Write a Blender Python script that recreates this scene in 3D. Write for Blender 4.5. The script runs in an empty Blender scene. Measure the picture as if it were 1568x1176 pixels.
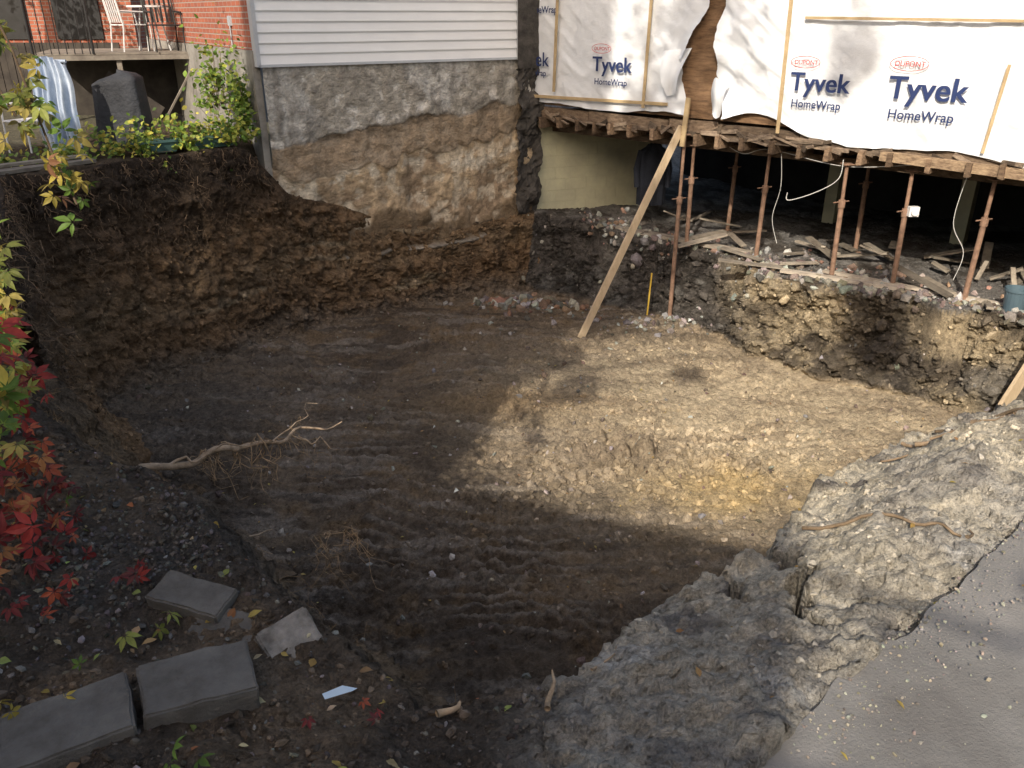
import bpy, math, random
import numpy as np
from mathutils import Vector, Matrix, noise as mnoise
random.seed(7); rng=np.random.default_rng(11)
S=bpy.context.scene
# ------------------------------------------------------------------ helpers
def hsh(ix,iy,iz,seed):
    h=(ix*374761393+iy*668265263+iz*2147483647%1000003*69069+seed*144665)&0xffffffff
    h=((h^(h>>13))*1274126177)&0xffffffff
    h=((h^(h>>16))*2246822519)&0xffffffff
    return ((h^(h>>15))&0xffff)/65535.0
def vn(x,y,z,seed=0):
    x=np.asarray(x,float);y=np.asarray(y,float)+0*x;z=np.asarray(z,float)+0*x
    fx=np.floor(x);fy=np.floor(y);fz=np.floor(z)
    ix=fx.astype(np.int64)+5000;iy=fy.astype(np.int64)+5000;iz=fz.astype(np.int64)+5000
    tx=x-fx;ty=y-fy;tz=z-fz
    tx=tx*tx*(3-2*tx);ty=ty*ty*(3-2*ty);tz=tz*tz*(3-2*tz)
    r=0
    for a in(0,1):
        for b in(0,1):
            for c in(0,1):
                r=r+hsh(ix+a,iy+b,iz+c,seed)*(tx if a else 1-tx)*(ty if b else 1-ty)*(tz if c else 1-tz)
    return r*2-1
def fbm(x,y,z,f,o=4,seed=0,g=.5):
    r=0;a=1;t=0
    for i in range(o):
        r=r+a*vn(x*f,y*f,z*f,seed+i*17);t+=a;a*=g;f*=2.03
    return r/t*1.6
def sst(a,b,x):
    t=np.clip((x-a)/(b-a),0,1);return t*t*(3-2*t)

class MB:
    def __init__(s): s.v=[];s.f=[];s.m=[];s.c=[];s.n=0
    def add(s,v,f,m=0,c=(1,1,1)):
        v=np.asarray(v,float).reshape(-1,3)
        s.v.append(v); s.f+= [tuple(int(i)+s.n for i in q) for q in f]
        s.m+=[m]*len(f)
        c=np.asarray(c,float)
        if c.ndim==1: c=np.tile(c,(len(v),1))
        s.c.append(c); s.n+=len(v)
    def box(s,x0,x1,y0,y1,z0,z1,m=0,c=(1,1,1)):
        v=[(x,y,z) for x in(x0,x1) for y in(y0,y1) for z in(z0,z1)]
        s.add(v,[(0,1,3,2),(4,6,7,5),(0,4,5,1),(2,3,7,6),(0,2,6,4),(1,5,7,3)],m,c)
    def beam(s,a,b,w,h,m=0,c=(1,1,1),up=(0,0,1),j=0.0):
        a=Vector(a);b=Vector(b);d=(b-a).normalized();u=Vector(up)
        if abs(d.dot(u))>.98:u=Vector((1,0,0))
        r=d.cross(u).normalized();u=r.cross(d).normalized()
        v=[]
        for p in(a,b):
            for i,k in((-1,-1),(1,-1),(1,1),(-1,1)):
                v.append(tuple(p+r*(i*w/2+random.uniform(-j,j))+u*(k*h/2+random.uniform(-j,j))))
        s.add(v,[(0,1,2,3),(7,6,5,4),(0,4,5,1),(1,5,6,2),(2,6,7,3),(3,7,4,0)],m,c)
    def tube(s,pts,r,n=8,m=0,c=(1,1,1),caps=True):
        pts=[Vector(p) for p in pts];k=len(pts)
        if not hasattr(r,'__len__'): r=[r]*k
        v=[];f=[]
        d0=(pts[1]-pts[0]).normalized();u=Vector((0,0,1))
        if abs(d0.dot(u))>.9:u=Vector((1,0,0))
        for i,p in enumerate(pts):
            d=(pts[min(i+1,k-1)]-pts[max(i-1,0)]).normalized()
            a=d.cross(u).normalized();b=a.cross(d).normalized();u=b
            for q in range(n):
                t=2*math.pi*q/n;v.append(tuple(p+(a*math.cos(t)+b*math.sin(t))*r[i]))
        for i in range(k-1):
            for q in range(n):
                f.append((i*n+q,i*n+(q+1)%n,(i+1)*n+(q+1)%n,(i+1)*n+q))
        if caps: f.append(tuple(range(n)));f.append(tuple(range((k-1)*n,k*n))[::-1])
        s.add(v,f,m,c)
    def grid(s,P,m=0,c=(1,1,1),mask=None):
        a,b=P.shape[:2];f=[]
        for i in range(a-1):
            for j in range(b-1):
                if mask is None or mask[i,j]: f.append((i*b+j,(i+1)*b+j,(i+1)*b+j+1,i*b+j+1))
        if not isinstance(c,tuple): c=c.reshape(-1,3)
        s.add(P.reshape(-1,3),f,m,c)
    def inst(s,T,F,M,pos,C,m=0):
        n=len(pos);k=len(T)
        V=np.einsum('nij,kj->nki',M,T)+pos[:,None,:]
        s.v.append(V.reshape(-1,3));s.c.append(np.repeat(C,k,axis=0))
        for i in range(n):
            o=s.n+i*k
            s.f+=[tuple(o+q for q in ff) for ff in F]
        s.m+=[m]*(n*len(F)); s.n+=n*k
    def obj(s,name,mats,parent=None,smooth=False,mat=None):
        me=bpy.data.meshes.new(name)
        V=np.concatenate(s.v) if s.v else np.zeros((0,3))
        me.from_pydata(V.tolist(),[],s.f)
        for mt in mats: me.materials.append(mt)
        if len(mats)>1: me.polygons.foreach_set('material_index',s.m)
        C=np.concatenate(s.c);C=np.hstack([C,np.ones((len(C),1))])
        at=me.color_attributes.new('Col','FLOAT_COLOR','POINT');at.data.foreach_set('color',C.ravel())
        if smooth: me.polygons.foreach_set('use_smooth',[True]*len(me.polygons))
        me.update()
        o=bpy.data.objects.new(name,me);S.collection.objects.link(o)
        if parent: o.parent=parent
        if mat is not None:o.matrix_world=mat
        return o
def empty(name,loc=(0,0,0),rz=0,parent=None):
    e=bpy.data.objects.new(name,None);S.collection.objects.link(e)
    e.location=loc;e.rotation_euler=(0,0,rz);e.empty_display_size=.2
    if parent:e.parent=parent
    return e
def rotm(n):
    q=rng.normal(size=(n,4));q/=np.linalg.norm(q,axis=1)[:,None]
    w,x,y,z=q.T
    return np.stack([np.stack([1-2*(y*y+z*z),2*(x*y-z*w),2*(x*z+y*w)],1),
      np.stack([2*(x*y+z*w),1-2*(x*x+z*z),2*(y*z-x*w)],1),
      np.stack([2*(x*z-y*w),2*(y*z+x*w),1-2*(x*x+y*y)],1)],1)
def mat(name,c1,c2=None,scale=3,rough=.85,bump=0,bscale=30,vcol=False,detail=6,spec=.3,c3=None,metal=0,trans=0,stretch=None):
    m=bpy.data.materials.new(name);m.use_nodes=True;nt=m.node_tree;N=nt.nodes;L=nt.links
    bs=N['Principled BSDF'];bs.inputs['Roughness'].default_value=rough
    bs.inputs['Specular IOR Level'].default_value=spec;bs.inputs['Metallic'].default_value=metal
    tc=N.new('ShaderNodeTexCoord');co=tc.outputs['Object']
    if stretch:
        mp=N.new('ShaderNodeMapping');mp.inputs['Scale'].default_value=stretch;L.new(co,mp.inputs[0]);co=mp.outputs[0]
    no=N.new('ShaderNodeTexNoise');no.inputs['Scale'].default_value=scale;no.inputs['Detail'].default_value=detail;no.inputs['Roughness'].default_value=.65
    L.new(co,no.inputs[0])
    rp=N.new('ShaderNodeValToRGB');e=rp.color_ramp.elements
    if c2 is None:c2=tuple(x*.7 for x in c1)
    e[0].position=.34;e[1].position=.66
    e[0].color=(*c2,1);e[1].color=(*c1,1)
    if c3: q=e.new(.5);q.color=(*c3,1)
    L.new(no.outputs['Fac'],rp.inputs[0]);out=rp.outputs[0]
    if vcol:
        at=N.new('ShaderNodeAttribute');at.attribute_name='Col'
        mx=N.new('ShaderNodeMix');mx.data_type='RGBA';mx.blend_type='MULTIPLY';mx.inputs[0].default_value=1
        L.new(out,mx.inputs[6]);L.new(at.outputs['Color'],mx.inputs[7]);out=mx.outputs[2]
    L.new(out,bs.inputs['Base Color'])
    if bump:
        n2=N.new('ShaderNodeTexNoise');n2.inputs['Scale'].default_value=bscale;n2.inputs['Detail'].default_value=5;n2.inputs['Roughness'].default_value=.7
        L.new(co,n2.inputs[0])
        bp=N.new('ShaderNodeBump');bp.inputs['Strength'].default_value=1;bp.inputs['Distance'].default_value=bump
        L.new(n2.outputs['Fac'],bp.inputs['Height']);L.new(bp.outputs[0],bs.inputs['Normal'])
    if trans:
        tr=N.new('ShaderNodeBsdfTranslucent');L.new(out,tr.inputs[0])
        ms=N.new('ShaderNodeMixShader');ms.inputs[0].default_value=trans
        L.new(bs.outputs[0],ms.inputs[1]);L.new(tr.outputs[0],ms.inputs[2]);L.new(ms.outputs[0],N['Material Output'].inputs[0])
    return m
# ------------------------------------------------------------------ light + camera
EL=math.radians(36);sx,sy=-.35,-.94;k=math.hypot(sx,sy);sx/=k;sy/=k
tosun=Vector((sx*math.cos(EL),sy*math.cos(EL),math.sin(EL)))
w=bpy.data.worlds.new('World');S.world=w;w.use_nodes=True;WN=w.node_tree
sk=WN.nodes.new('ShaderNodeTexSky');sk.sky_type='NISHITA';sk.sun_disc=False
sk.sun_elevation=EL;sk.sun_rotation=math.atan2(sx,sy)%(2*math.pi);sk.dust_density=4;sk.ozone_density=.6;sk.air_density=1.2
bg=WN.nodes['Background'];bg.inputs[1].default_value=.15
vm=WN.nodes.new('ShaderNodeVectorMath');vm.operation='MULTIPLY';vm.inputs[1].default_value=(1.60,1.52,1.43)
WN.links.new(sk.outputs[0],vm.inputs[0]);WN.links.new(vm.outputs[0],bg.inputs[0])
sl=bpy.data.lights.new('sun','SUN');sl.energy=5;sl.angle=math.radians(.5);sl.color=(1,.91,.77)
so=bpy.data.objects.new('sun',sl);S.collection.objects.link(so);so.rotation_euler=tosun.to_track_quat('Z','Y').to_euler();so.location=(-6,-16,14)
cd=bpy.data.cameras.new('camera');cd.sensor_width=36;cd.lens=36*1260/1568;cd.clip_end=500;cd.clip_start=.05
co=bpy.data.objects.new('camera',cd);S.collection.objects.link(co);co.location=(0,0,1.7);co.rotation_euler=(math.radians(90-24.2),0,0)
S.camera=co
S.view_settings.view_transform='Standard';S.view_settings.look='None';S.view_settings.exposure=0
# ------------------------------------------------------------------ terrain
RIM=np.array([(-5.75,9.3,0),(-4.7,10.75,0),(-3.75,11.75,0),(-3.3,12.15,-.7),(-2.2,12.95,-1.25),(-1.0,13.7,-1.6),(0,14.3,-1.5),(.7,14.5,-1.5),(1.8,13.5,-1.6),
 (3.6,11.7,-1.6),(3.4,10.95,-1.62),(4.0,10.65,-1.6),(4.55,10.15,-1.6),(4.85,10.25,-1.6),(5.25,9.7,-1.6),(6.1,8.95,-1.55),(6.9,8.0,-1.2),(6.9,6.5,-.5),(5,5.4,-.35),(2.97,4.3,-.35),
 (2.12,3.85,-.35),(1.42,3.3,-.3),(1.0,2.75,-.28),(.59,2.4,-.25),(.17,1.9,-.15),(-.3,1.8,-.2),(-.76,2.15,-.05),(-1.2,2.7,0),(-1.85,3.1,0),(-2.7,4.0,0),(-3.25,4.9,0),(-4.3,6.6,0)])
BAS=np.array([(-4.95,8.8),(-4.5,10.0),(-3.6,11.3),(-1.55,12.8),(.2,13.8),(1.0,13.3),(1.75,12.6),(2.5,12.3),(3.2,11.3),(3.05,10.65),(3.7,10.3),(4.3,9.8),(4.9,9.5),(5.6,8.6),
 (6.0,7.4),(5.1,6.5),(3.6,5.4),(2.3,4.6),(1.45,4.0),(.9,3.6),(.4,3.4),(-.1,3.7),(-.8,4.4),(-2.0,5.6),(-3.3,6.9)])
def polyinfo(X,Y,P,val=None):
    n=len(P);D=np.full(X.shape,1e9);V=np.zeros(X.shape);ins=np.zeros(X.shape,bool);K=np.zeros(X.shape)
    for i in range(n):
        ax,ay=P[i][:2];bx,by=P[(i+1)%n][:2];dx,dy=bx-ax,by-ay
        t=np.clip(((X-ax)*dx+(Y-ay)*dy)/(dx*dx+dy*dy),0,1)
        d=np.hypot(X-ax-t*dx,Y-ay-t*dy);q=d<D;D=np.where(q,d,D);K=np.where(q,i+t,K)
        if val is not None: V=np.where(q,val[i]*(1-t)+val[(i+1)%n]*t,V)
        c=((ay>Y)!=(by>Y))&(X<(bx-ax)*(Y-ay)/((by-ay) if by!=ay else 1e-9)+ax);ins^=c
    return D,V,ins,K
def sg(a,b,s): return np.arange(a,b-1e-6,s)
gx=np.concatenate([[-70,-40,-20,-12,-9,-8,-7.2],sg(-6.6,-2.2,.026),sg(-2.2,2.6,.0125),sg(2.6,7.2,.026),[7.3,8,9,11,15,25,45,70]])
gy=np.concatenate([[-70,-40,-20,-10,-5,-2,-.5,.3,.7],sg(.9,4.2,.0125),sg(4.2,9,.017),sg(9,15,.028),sg(15,18,.12),[18.5,20,25,40,70]])
X,Y=np.meshgrid(gx,gy,indexing='ij')
WX=X+.10*fbm(X,Y,0*X,1.7,3,3);WY=Y+.10*fbm(X,Y,0*X,1.7,3,9)
nearm=1-sst(3,5,Y)
WX=X+(WX-X)*(1-.6*nearm);WY=Y+(WY-Y)*(1-.6*nearm)
Dr,ZT,inR,KR=polyinfo(WX,WY,RIM,RIM[:,2]);Db,_,inB,_=polyinfo(WX,WY,BAS)
sw=(X-.69)*.655+(Y-1.54)*(-.755)
deep=ZT<-.55
out=~inR
ztop=np.where(out&~deep,ZT*(1-sst(0,.65,Dr)),ZT)
far0=((X-.35)*.722+(Y-14.6)*-.692>9.2)|(Y>22)|(X<-7)
ztop=np.where(out&far0,0,ztop)
s=np.where(inB,1,np.where(inR,Dr/(Dr+Db+1e-6),0))
f1=1-(1-s)**2.0
f2=sst(0,1,s)*.55+s*.45
stp=.12*np.sin(s*9+2*fbm(X,Y,0*X,.8,2,5))*s*(1-s)*2
f=np.where(Y>7.5,f1*.75+f2*.25,f1*.35+f2*.65+stp*.6)
ZB=-2.7+.10*fbm(X,Y,0*X,.5,2,21)*sst(0,1,s)
Z=ztop+(ZB-ztop)*np.clip(f,0,1.02)
wall=(s>0.01)&(s<.97);wm=np.where(wall,1,0)*np.clip(4*s*(1-s)+.25,0,1)
floor=sst(.9,1,s)
# floor relief : bucket scrapes and faint track ridges
lx=X+.3*fbm(X,Y,0*X,.6,2,31);ly=Y+.35*fbm(X,Y,0*X,.5,2,33)+.06*X
an=vn(lx*1.1,ly*8,0*X,40)*.5+vn(lx*2.2,ly*17,0*X,41)*.35
Z+=floor*.040*an*(.35+.65*sst(-.2,.5,fbm(X,Y,0*X,.6,2,43)))
tr=np.exp(-((X-.1)/.75)**2)*sst(4.6,5.2,Y)*(1-sst(6.6,7.2,Y))+.8*np.exp(-((X+1.9)/.6)**2)*sst(6.5,7,Y)*(1-sst(9.5,10.5,Y))+.6*np.exp(-((X+.2)/.5)**2)*sst(9,9.5,Y)*(1-sst(11,12,Y))+.7*np.exp(-((X+1.4)/.45)**2)*sst(5,5.5,Y)*(1-sst(7.5,8.2,Y))
trk=np.sin(ly*2*math.pi/.19+2.2*fbm(X,Y,0*X,1.6,3,4))
brk=sst(-.15,.35,fbm(X,Y,0*X,1.8,3,44))
Z+=tr*.04*trk*(.15+.85*brk)
cl=fbm(X,Y,0*X,5,4,50);Z+=floor*(.022*cl+.035*np.abs(fbm(X,Y,0*X,7,4,52)))
cm=sst(-.1,.4,fbm(X,Y,0*X,.9,3,55));Z+=floor*cm*(.07*np.abs(fbm(X,Y*1.5,0*X,6,4,56))+.03*np.abs(fbm(X,Y,0*X,15,3,57)))
heap=np.exp(-(((X-1.3)/.7)**2+((Y-7.9)/.5)**2));Z+=heap*floor*(.0+.24*np.abs(fbm(X,Y,0*X,4,4,60)))
topm=np.where(out,1,0)*(1-sst(0,.05,sw))
Z+=topm*(.035*fbm(X,Y,0*X,2.2,4,70)+.02*np.abs(fbm(X,Y,0*X,8,4,71)))
bank=topm*np.where((X>0.1)&(Y<5.5),1,0)
Z+=bank*(.07*fbm(X,Y,0*X,2.4,4,75)+.035*np.abs(fbm(X*.6+Y*.4,Y*1.3,0*X,7,4,76))+.02*np.abs(fbm(X,Y,0*X,16,3,77)))
def crack(pts,w0,w1,dep):
    global Z
    dc=np.full(X.shape,9.)
    for i in range(len(pts)-1):
        ax,ay=pts[i];bx,by=pts[i+1];dx,dy=bx-ax,by-ay
        t=np.clip(((X-ax)*dx+(Y-ay)*dy)/(dx*dx+dy*dy),0,1);dc=np.minimum(dc,np.hypot(X-ax-t*dx,Y-ay-t*dy))
    q=dc+.010*vn(X*22,Y*22,0*X,5);Z=Z-dep*(1-sst(w0,w1,q))*(sw<-.02);return dc
d1=crack([(1.06,2.84),(1.00,2.72),(1.08,2.62),(1.01,2.50),(1.07,2.42),(.97,2.32),(1.0,2.24),(.92,2.15),(.95,2.04)],.015,.027,.30)
d2=crack([(.80,2.56),(.83,2.46),(.79,2.38),(.82,2.3)],.008,.026,.16)
dc=np.minimum(d1,d2)
Z=np.where(sw>0,-.07*sst(0,.04,sw)+Z*(1-sst(0,.04,sw)),Z)
zx=np.gradient(Z,gx,axis=0);zy=np.gradient(Z,gy,axis=1)
nl=np.sqrt(zx**2+zy**2+1);nx,ny,nz=-zx/nl,-zy/nl,1/nl
nearf=1-sst(3.5,6,Y)
bil=np.abs(fbm(X,Y,Z,3.3,4,80));b2=fbm(X,Y,Z*1.5,8,4,82);b3=np.abs(fbm(X,Y,Z*1.3,17,3,84))
dsp=wm*((.17*bil-.06)*(1-.3*nearf)+.055*b2+.045*b3)
strip=((KR<15)|(KR>29.9))
dsp=np.where(strip&(s<.97),-.10*wm,dsp)
dsp+=(.012*fbm(X,Y,Z,26,3,90)+.012*np.abs(fbm(X,Y,Z,48,2,91)))*(1-sst(0,.03,sw))*(dc>.04)
fine=((X>-6.7)&(X<7.2)&(Y>.85)&(Y<15.1));dsp=np.where(fine,dsp,0)
PX=X+nx*dsp;PY=Y+ny*dsp;PZ=Z+nz*dsp
def tz(x,y):
    i=np.clip(np.searchsorted(gx,x),1,len(gx)-1);j=np.clip(np.searchsorted(gy,y),1,len(gy)-1);return PZ[i,j]
def C(*a): return np.array(a,float)
def mixc(A,B,t): return A*(1-t[...,None])+B*t[...,None]
n1=fbm(X,Y,Z,.9,4,100);n2=fbm(X,Y,Z,3.5,4,101);n3=fbm(X*.6,Y*3.2,Z,2.2,4,102)
fl=np.zeros(X.shape+(3,))+C(.190,.146,.105)
fl=mixc(fl,C(.115,.089,.067),sst(-.25,.35,n1)); fl=mixc(fl,C(.27,.235,.20),sst(.05,.5,n3)*.7)
fl=mixc(fl,C(.20,.135,.075),sst(.1,.6,n2)*.55)
fl=mixc(fl,C(.078,.063,.051),sst(.1,.45,fbm(X*.5,Y*2.4,Z,3,4,104))*.65)
fl=mixc(fl,C(.30,.27,.24),np.clip(tr,0,1)*sst(.2,1,trk)*brk*.5)
sunpt=np.exp(-(((X-2.9)/3.0)**2+((Y-8.9)/2.6)**2)**1.5);fl=mixc(fl,C(.55,.45,.31),np.clip(sunpt*1.0+.5*n2*sunpt,0,1)*.9)  # sun patch painted into the floor colour: paler tan where sunlight lands
fl=mixc(fl,C(.27,.205,.135),sunpt*sst(.0,.5,n3)*.55);fl=mixc(fl,C(.26,.20,.14),heap*.6)
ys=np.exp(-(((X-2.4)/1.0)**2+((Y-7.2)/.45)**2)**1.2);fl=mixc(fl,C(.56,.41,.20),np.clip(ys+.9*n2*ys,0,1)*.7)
ys=np.exp(-(((X-.0)/1.2)**2+((Y-9.1)/.35)**2));fl=mixc(fl,C(.28,.19,.10),np.clip(ys,0,1)*.6)
gv=np.exp(-(((X+3.6)/1.5)**2+((Y-9)/1.6)**2));fl=mixc(fl,C(.15,.13,.11),gv*.6)
def wallcol(X,Y,Z,KR,s,n1,n2):
    zz=Z+.16*n1
    wl=np.zeros(X.shape+(3,))+C(.215,.14,.082)
    wl=mixc(wl,C(.12,.082,.054),sst(-1.25,-.75,zz));wl=mixc(wl,C(.060,.045,.034),sst(-.7,-.25,zz))
    wl=mixc(wl,C(.34,.245,.15),np.exp(-((zz+1.75)/.28)**2)*(.3+.5*sst(-.2,.4,n2)))
    st_=vn(X*.7,Y*.7,Z*9+n1,118);wl=mixc(wl,C(.38,.30,.20),sst(.5,.8,st_)*sst(-1.1,-1.5,zz)*.8)
    wl=mixc(wl,C(.10,.073,.05),sst(.0,.6,n2)*.6);wl=mixc(wl,C(.18,.15,.12),sst(-2.3,-2.6,zz)*.6)
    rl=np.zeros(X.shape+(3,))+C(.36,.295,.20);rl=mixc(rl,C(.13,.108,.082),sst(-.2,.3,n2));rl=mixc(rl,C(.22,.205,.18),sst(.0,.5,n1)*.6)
    rl=mixc(rl,C(.46,.37,.24),np.exp(-((zz+1.9)/.14)**2)*.5);rl=mixc(rl,C(.09,.078,.066),sst(4.3,4.5,X)*sst(5.3,5.0,X)*.75)  # dark band paints the shaded middle of the ledge face into its colour
    rl=mixc(rl,C(.42,.33,.21),sst(3.9,3.7,X)*sst(-.3,.2,n1)*.6)  # sunlit end of the ledge painted as paler soil
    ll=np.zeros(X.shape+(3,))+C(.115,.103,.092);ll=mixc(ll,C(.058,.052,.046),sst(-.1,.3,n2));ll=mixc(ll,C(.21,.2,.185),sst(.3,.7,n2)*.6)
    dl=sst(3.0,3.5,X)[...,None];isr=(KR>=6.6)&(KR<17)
    return np.where(isr[...,None],ll*(1-dl)+rl*dl,wl)
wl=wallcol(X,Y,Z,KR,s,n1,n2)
isr=(KR>=6.6)&(KR<17)
bk=np.zeros(X.shape+(3,))+C(.62,.55,.43);bk=mixc(bk,C(.44,.40,.34),sst(-.1,.5,n2+.4*n1));bk=mixc(bk,C(.20,.18,.16),sst(.4,.85,fbm(X,Y,Z,5,4,120)+.25*sst(2.6,1.8,Y)))
bk=mixc(bk,C(.26,.245,.225),sst(2.9,1.9,Y)*.6);bk=mixc(bk,C(.52,.50,.47),sst(.25,.5,fbm(X,Y,Z,3,4,124))*sst(3.0,2.2,Y)*.6)
bk=mixc(bk,C(.03,.027,.025),(1-sst(.012,.03,d1)))
lf=np.zeros(X.shape+(3,))+C(.145,.11,.08);lf=mixc(lf,C(.08,.065,.053),sst(-.2,.3,n2));lf=mixc(lf,C(.24,.17,.105),sst(-.25,-.8,Z)*.6)
lf=mixc(lf,C(.07,.067,.065),np.exp(-(((X+1.35)/.35)**2+((Y-2.35)/.3)**2))*.8)
rs=sst(-.1,.25,X)[...,None]
nw=(KR>=17.0)&(KR<29.9)
wn=lf*(1-rs)+mixc(bk,C(.15,.118,.087),sst(.15,.6,s))*rs
wl=np.where(nw[...,None],wn,wl)
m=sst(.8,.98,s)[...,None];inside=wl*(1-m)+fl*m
o=np.zeros(X.shape+(3,))+C(.085,.066,.047)
o=np.where((KR>=17.0)[...,None],lf*(1-rs)+bk*rs,o)
bf=np.zeros(X.shape+(3,))+C(.2,.19,.18);bf=mixc(bf,C(.09,.08,.07),sst(-.2,.4,n2))
o=np.where(isr[...,None],bf,o)
fartop=((Y<.9)|(Y>15.5)|(X<-6.7)|(X>7.3))[...,None]
o=np.where(fartop&~isr[...,None],C(.13,.12,.085),o)
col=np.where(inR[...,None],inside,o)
m=bpy.data.materials.new('soil');m.use_nodes=True;N=m.node_tree.nodes;L=m.node_tree.links;bs=N['Principled BSDF']
bs.inputs['Roughness'].default_value=.95;bs.inputs['Specular IOR Level'].default_value=.12
tc=N.new('ShaderNodeTexCoord');A=N.new('ShaderNodeAttribute');A.attribute_name='Col'
def noi(sc,de,ro=.65):
    q=N.new('ShaderNodeTexNoise');q.inputs['Scale'].default_value=sc;q.inputs['Detail'].default_value=de;q.inputs['Roughness'].default_value=ro;L.new(tc.outputs['Object'],q.inputs[0]);return q
na=noi(13,7,.85);r1=N.new('ShaderNodeMapRange');r1.inputs[1].default_value=.32;r1.inputs[2].default_value=.68;r1.inputs[3].default_value=.4;r1.inputs[4].default_value=1.6;L.new(na.outputs[0],r1.inputs[0])
mx=N.new('ShaderNodeVectorMath');mx.operation='SCALE';L.new(A.outputs['Color'],mx.inputs[0]);L.new(r1.outputs[0],mx.inputs['Scale'])
L.new(mx.outputs[0],bs.inputs['Base Color'])
nb=noi(38,5,.8);bp=N.new('ShaderNodeBump');bp.inputs['Distance'].default_value=.048;bp.inputs['Strength'].default_value=1;L.new(nb.outputs[0],bp.inputs['Height'])
nc=noi(9,3,.7);bq=N.new('ShaderNodeBump');bq.inputs['Distance'].default_value=.07;bq.inputs['Strength'].default_value=.7;L.new(nc.outputs[0],bq.inputs['Height']);L.new(bp.outputs[0],bq.inputs['Normal']);L.new(bq.outputs[0],bs.inputs['Normal'])
M_soil=m
def fastmesh(name,P,colr_,mt):
    a,b=P.shape[:2];V=P.reshape(-1,3);ii=np.arange(a*b).reshape(a,b)
    Q=np.stack([ii[:-1,:-1],ii[1:,:-1],ii[1:,1:],ii[:-1,1:]],-1).reshape(-1,4)
    return rawmesh(name,V,Q,colr_.reshape(-1,3),mt,True)
def rawmesh(name,V,Q,Cc,mt,smooth):
    me=bpy.data.meshes.new(name);k=Q.shape[1]
    me.vertices.add(len(V));me.vertices.foreach_set('co',V.ravel())
    me.loops.add(Q.size);me.loops.foreach_set('vertex_index',Q.ravel())
    me.polygons.add(len(Q));me.polygons.foreach_set('loop_start',np.arange(0,Q.size,k));me.polygons.foreach_set('use_smooth',np.full(len(Q),smooth))
    me.update(calc_edges=True)
    at=me.color_attributes.new('Col','FLOAT_COLOR','POINT');at.data.foreach_set('color',np.concatenate([Cc,np.ones((len(V),1))],1).ravel())
    o=bpy.data.objects.new(name,me);S.collection.objects.link(o);me.materials.append(mt);return o
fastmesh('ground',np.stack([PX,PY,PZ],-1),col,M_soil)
# dense excavated faces (left, back and ledge)
seq=[29.6,30,30.5,31,31.3,31.6]+list(range(0,17))
def rimp(t):
    i=int(t)%32;u=t-int(t);return RIM[i]*(1-u)+RIM[(i+1)%32]*u
ctl=np.array([rimp(t) for t in seq]);ctk=np.array(seq,float)
dl=np.concatenate([[0],np.cumsum(np.hypot(*np.diff(ctl[:,:2],axis=0).T))]);ts=np.arange(0,dl[-1],.022)
rx=np.interp(ts,dl,ctl[:,0]);ry=np.interp(ts,dl,ctl[:,1]);rz=np.interp(ts,dl,ctl[:,2]);kk=np.interp(ts,dl,np.where(ctk>29,ctk-32,ctk))
def sm(a,n): return np.convolve(np.pad(a,n,'edge'),np.ones(2*n+1)/(2*n+1),'valid')
rx,ry,rz=sm(rx,6),sm(ry,6),sm(rz,6)
def nearest(x,y,P):
    bd=np.full(x.shape,9e9);bx=x*0;by=x*0
    for i in range(len(P)):
        a=P[i];b=P[(i+1)%len(P)];d=b-a;t=np.clip(((x-a[0])*d[0]+(y-a[1])*d[1])/(d@d),0,1);qx=a[0]+t*d[0];qy=a[1]+t*d[1];q=np.hypot(x-qx,y-qy);k=q<bd
        bd=np.where(k,q,bd);bx=np.where(k,qx,bx);by=np.where(k,qy,by)
    return bx,by
bx,by=nearest(rx,ry,BAS);bx,by=sm(bx,16),sm(by,16)
hx,hy=bx-rx,by-ry;hl=np.hypot(hx,hy)+1e-6;hx/=hl;hy/=hl
vv=np.linspace(-.10,1.04,140)
T,Vv=np.meshgrid(ts,vv,indexing='ij')
def ex(a): return np.repeat(a[:,None],len(vv),1)
vc=np.clip(Vv,0,1);hf=.55*vc**3.2+.45*vc
over=np.clip(-Vv,0,1)/.10
under=np.clip(Vv-1,0,1)/.04
wob=.10*fbm(T,0*T,0*T,.9,3,500)
HX=ex(rx)+ex(hx)*(hf*ex(hl)+wob*(1-vc)-.28*over+.25*under);HY=ex(ry)+ex(hy)*(hf*ex(hl)+wob*(1-vc)-.28*over+.25*under)
topn=.03*fbm(T,0*T,0*T,2.5,3,503)
HZ=ex(rz)+topn+(-2.7-ex(rz))*vc+.012-.03*over-.06*under
env=np.clip(vc*9,0,1)*np.clip((1.04-Vv)*9,.1,1)
big=np.abs(fbm(HX,HY,HZ*1.1,2.2,4,510));md=np.abs(fbm(HX,HY,HZ,6,4,512));sm_=np.abs(fbm(HX,HY,HZ,15,4,514));ft=fbm(HX,HY,HZ,34,3,516)
lay=vn(T*.5+.4*big,0*T,HZ*7,520)
right=sst(9.2,10.2,ex(kk));left=1-right
gouge=np.abs(vn(T*5+vn(T*2,HZ*2,0*T,524),HZ*.8,0*T,522))
D=env*((.20+.14*right)*(big-.25)+(.09+.04*right)*(md-.25)+.06*(sm_-.2)+.02*ft+left*.02*lay+.07*(gouge-.4))+.03
Pn=np.stack([HX+ex(hx)*D,HY+ex(hy)*D,HZ+.15*D*env],-1)
N1=fbm(Pn[...,0],Pn[...,1],Pn[...,2],.9,4,100);N2=fbm(Pn[...,0],Pn[...,1],Pn[...,2],3.5,4,101)
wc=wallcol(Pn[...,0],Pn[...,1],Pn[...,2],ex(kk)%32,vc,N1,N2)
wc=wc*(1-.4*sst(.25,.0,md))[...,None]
fm=sst(.93,1.0,Vv)
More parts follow.
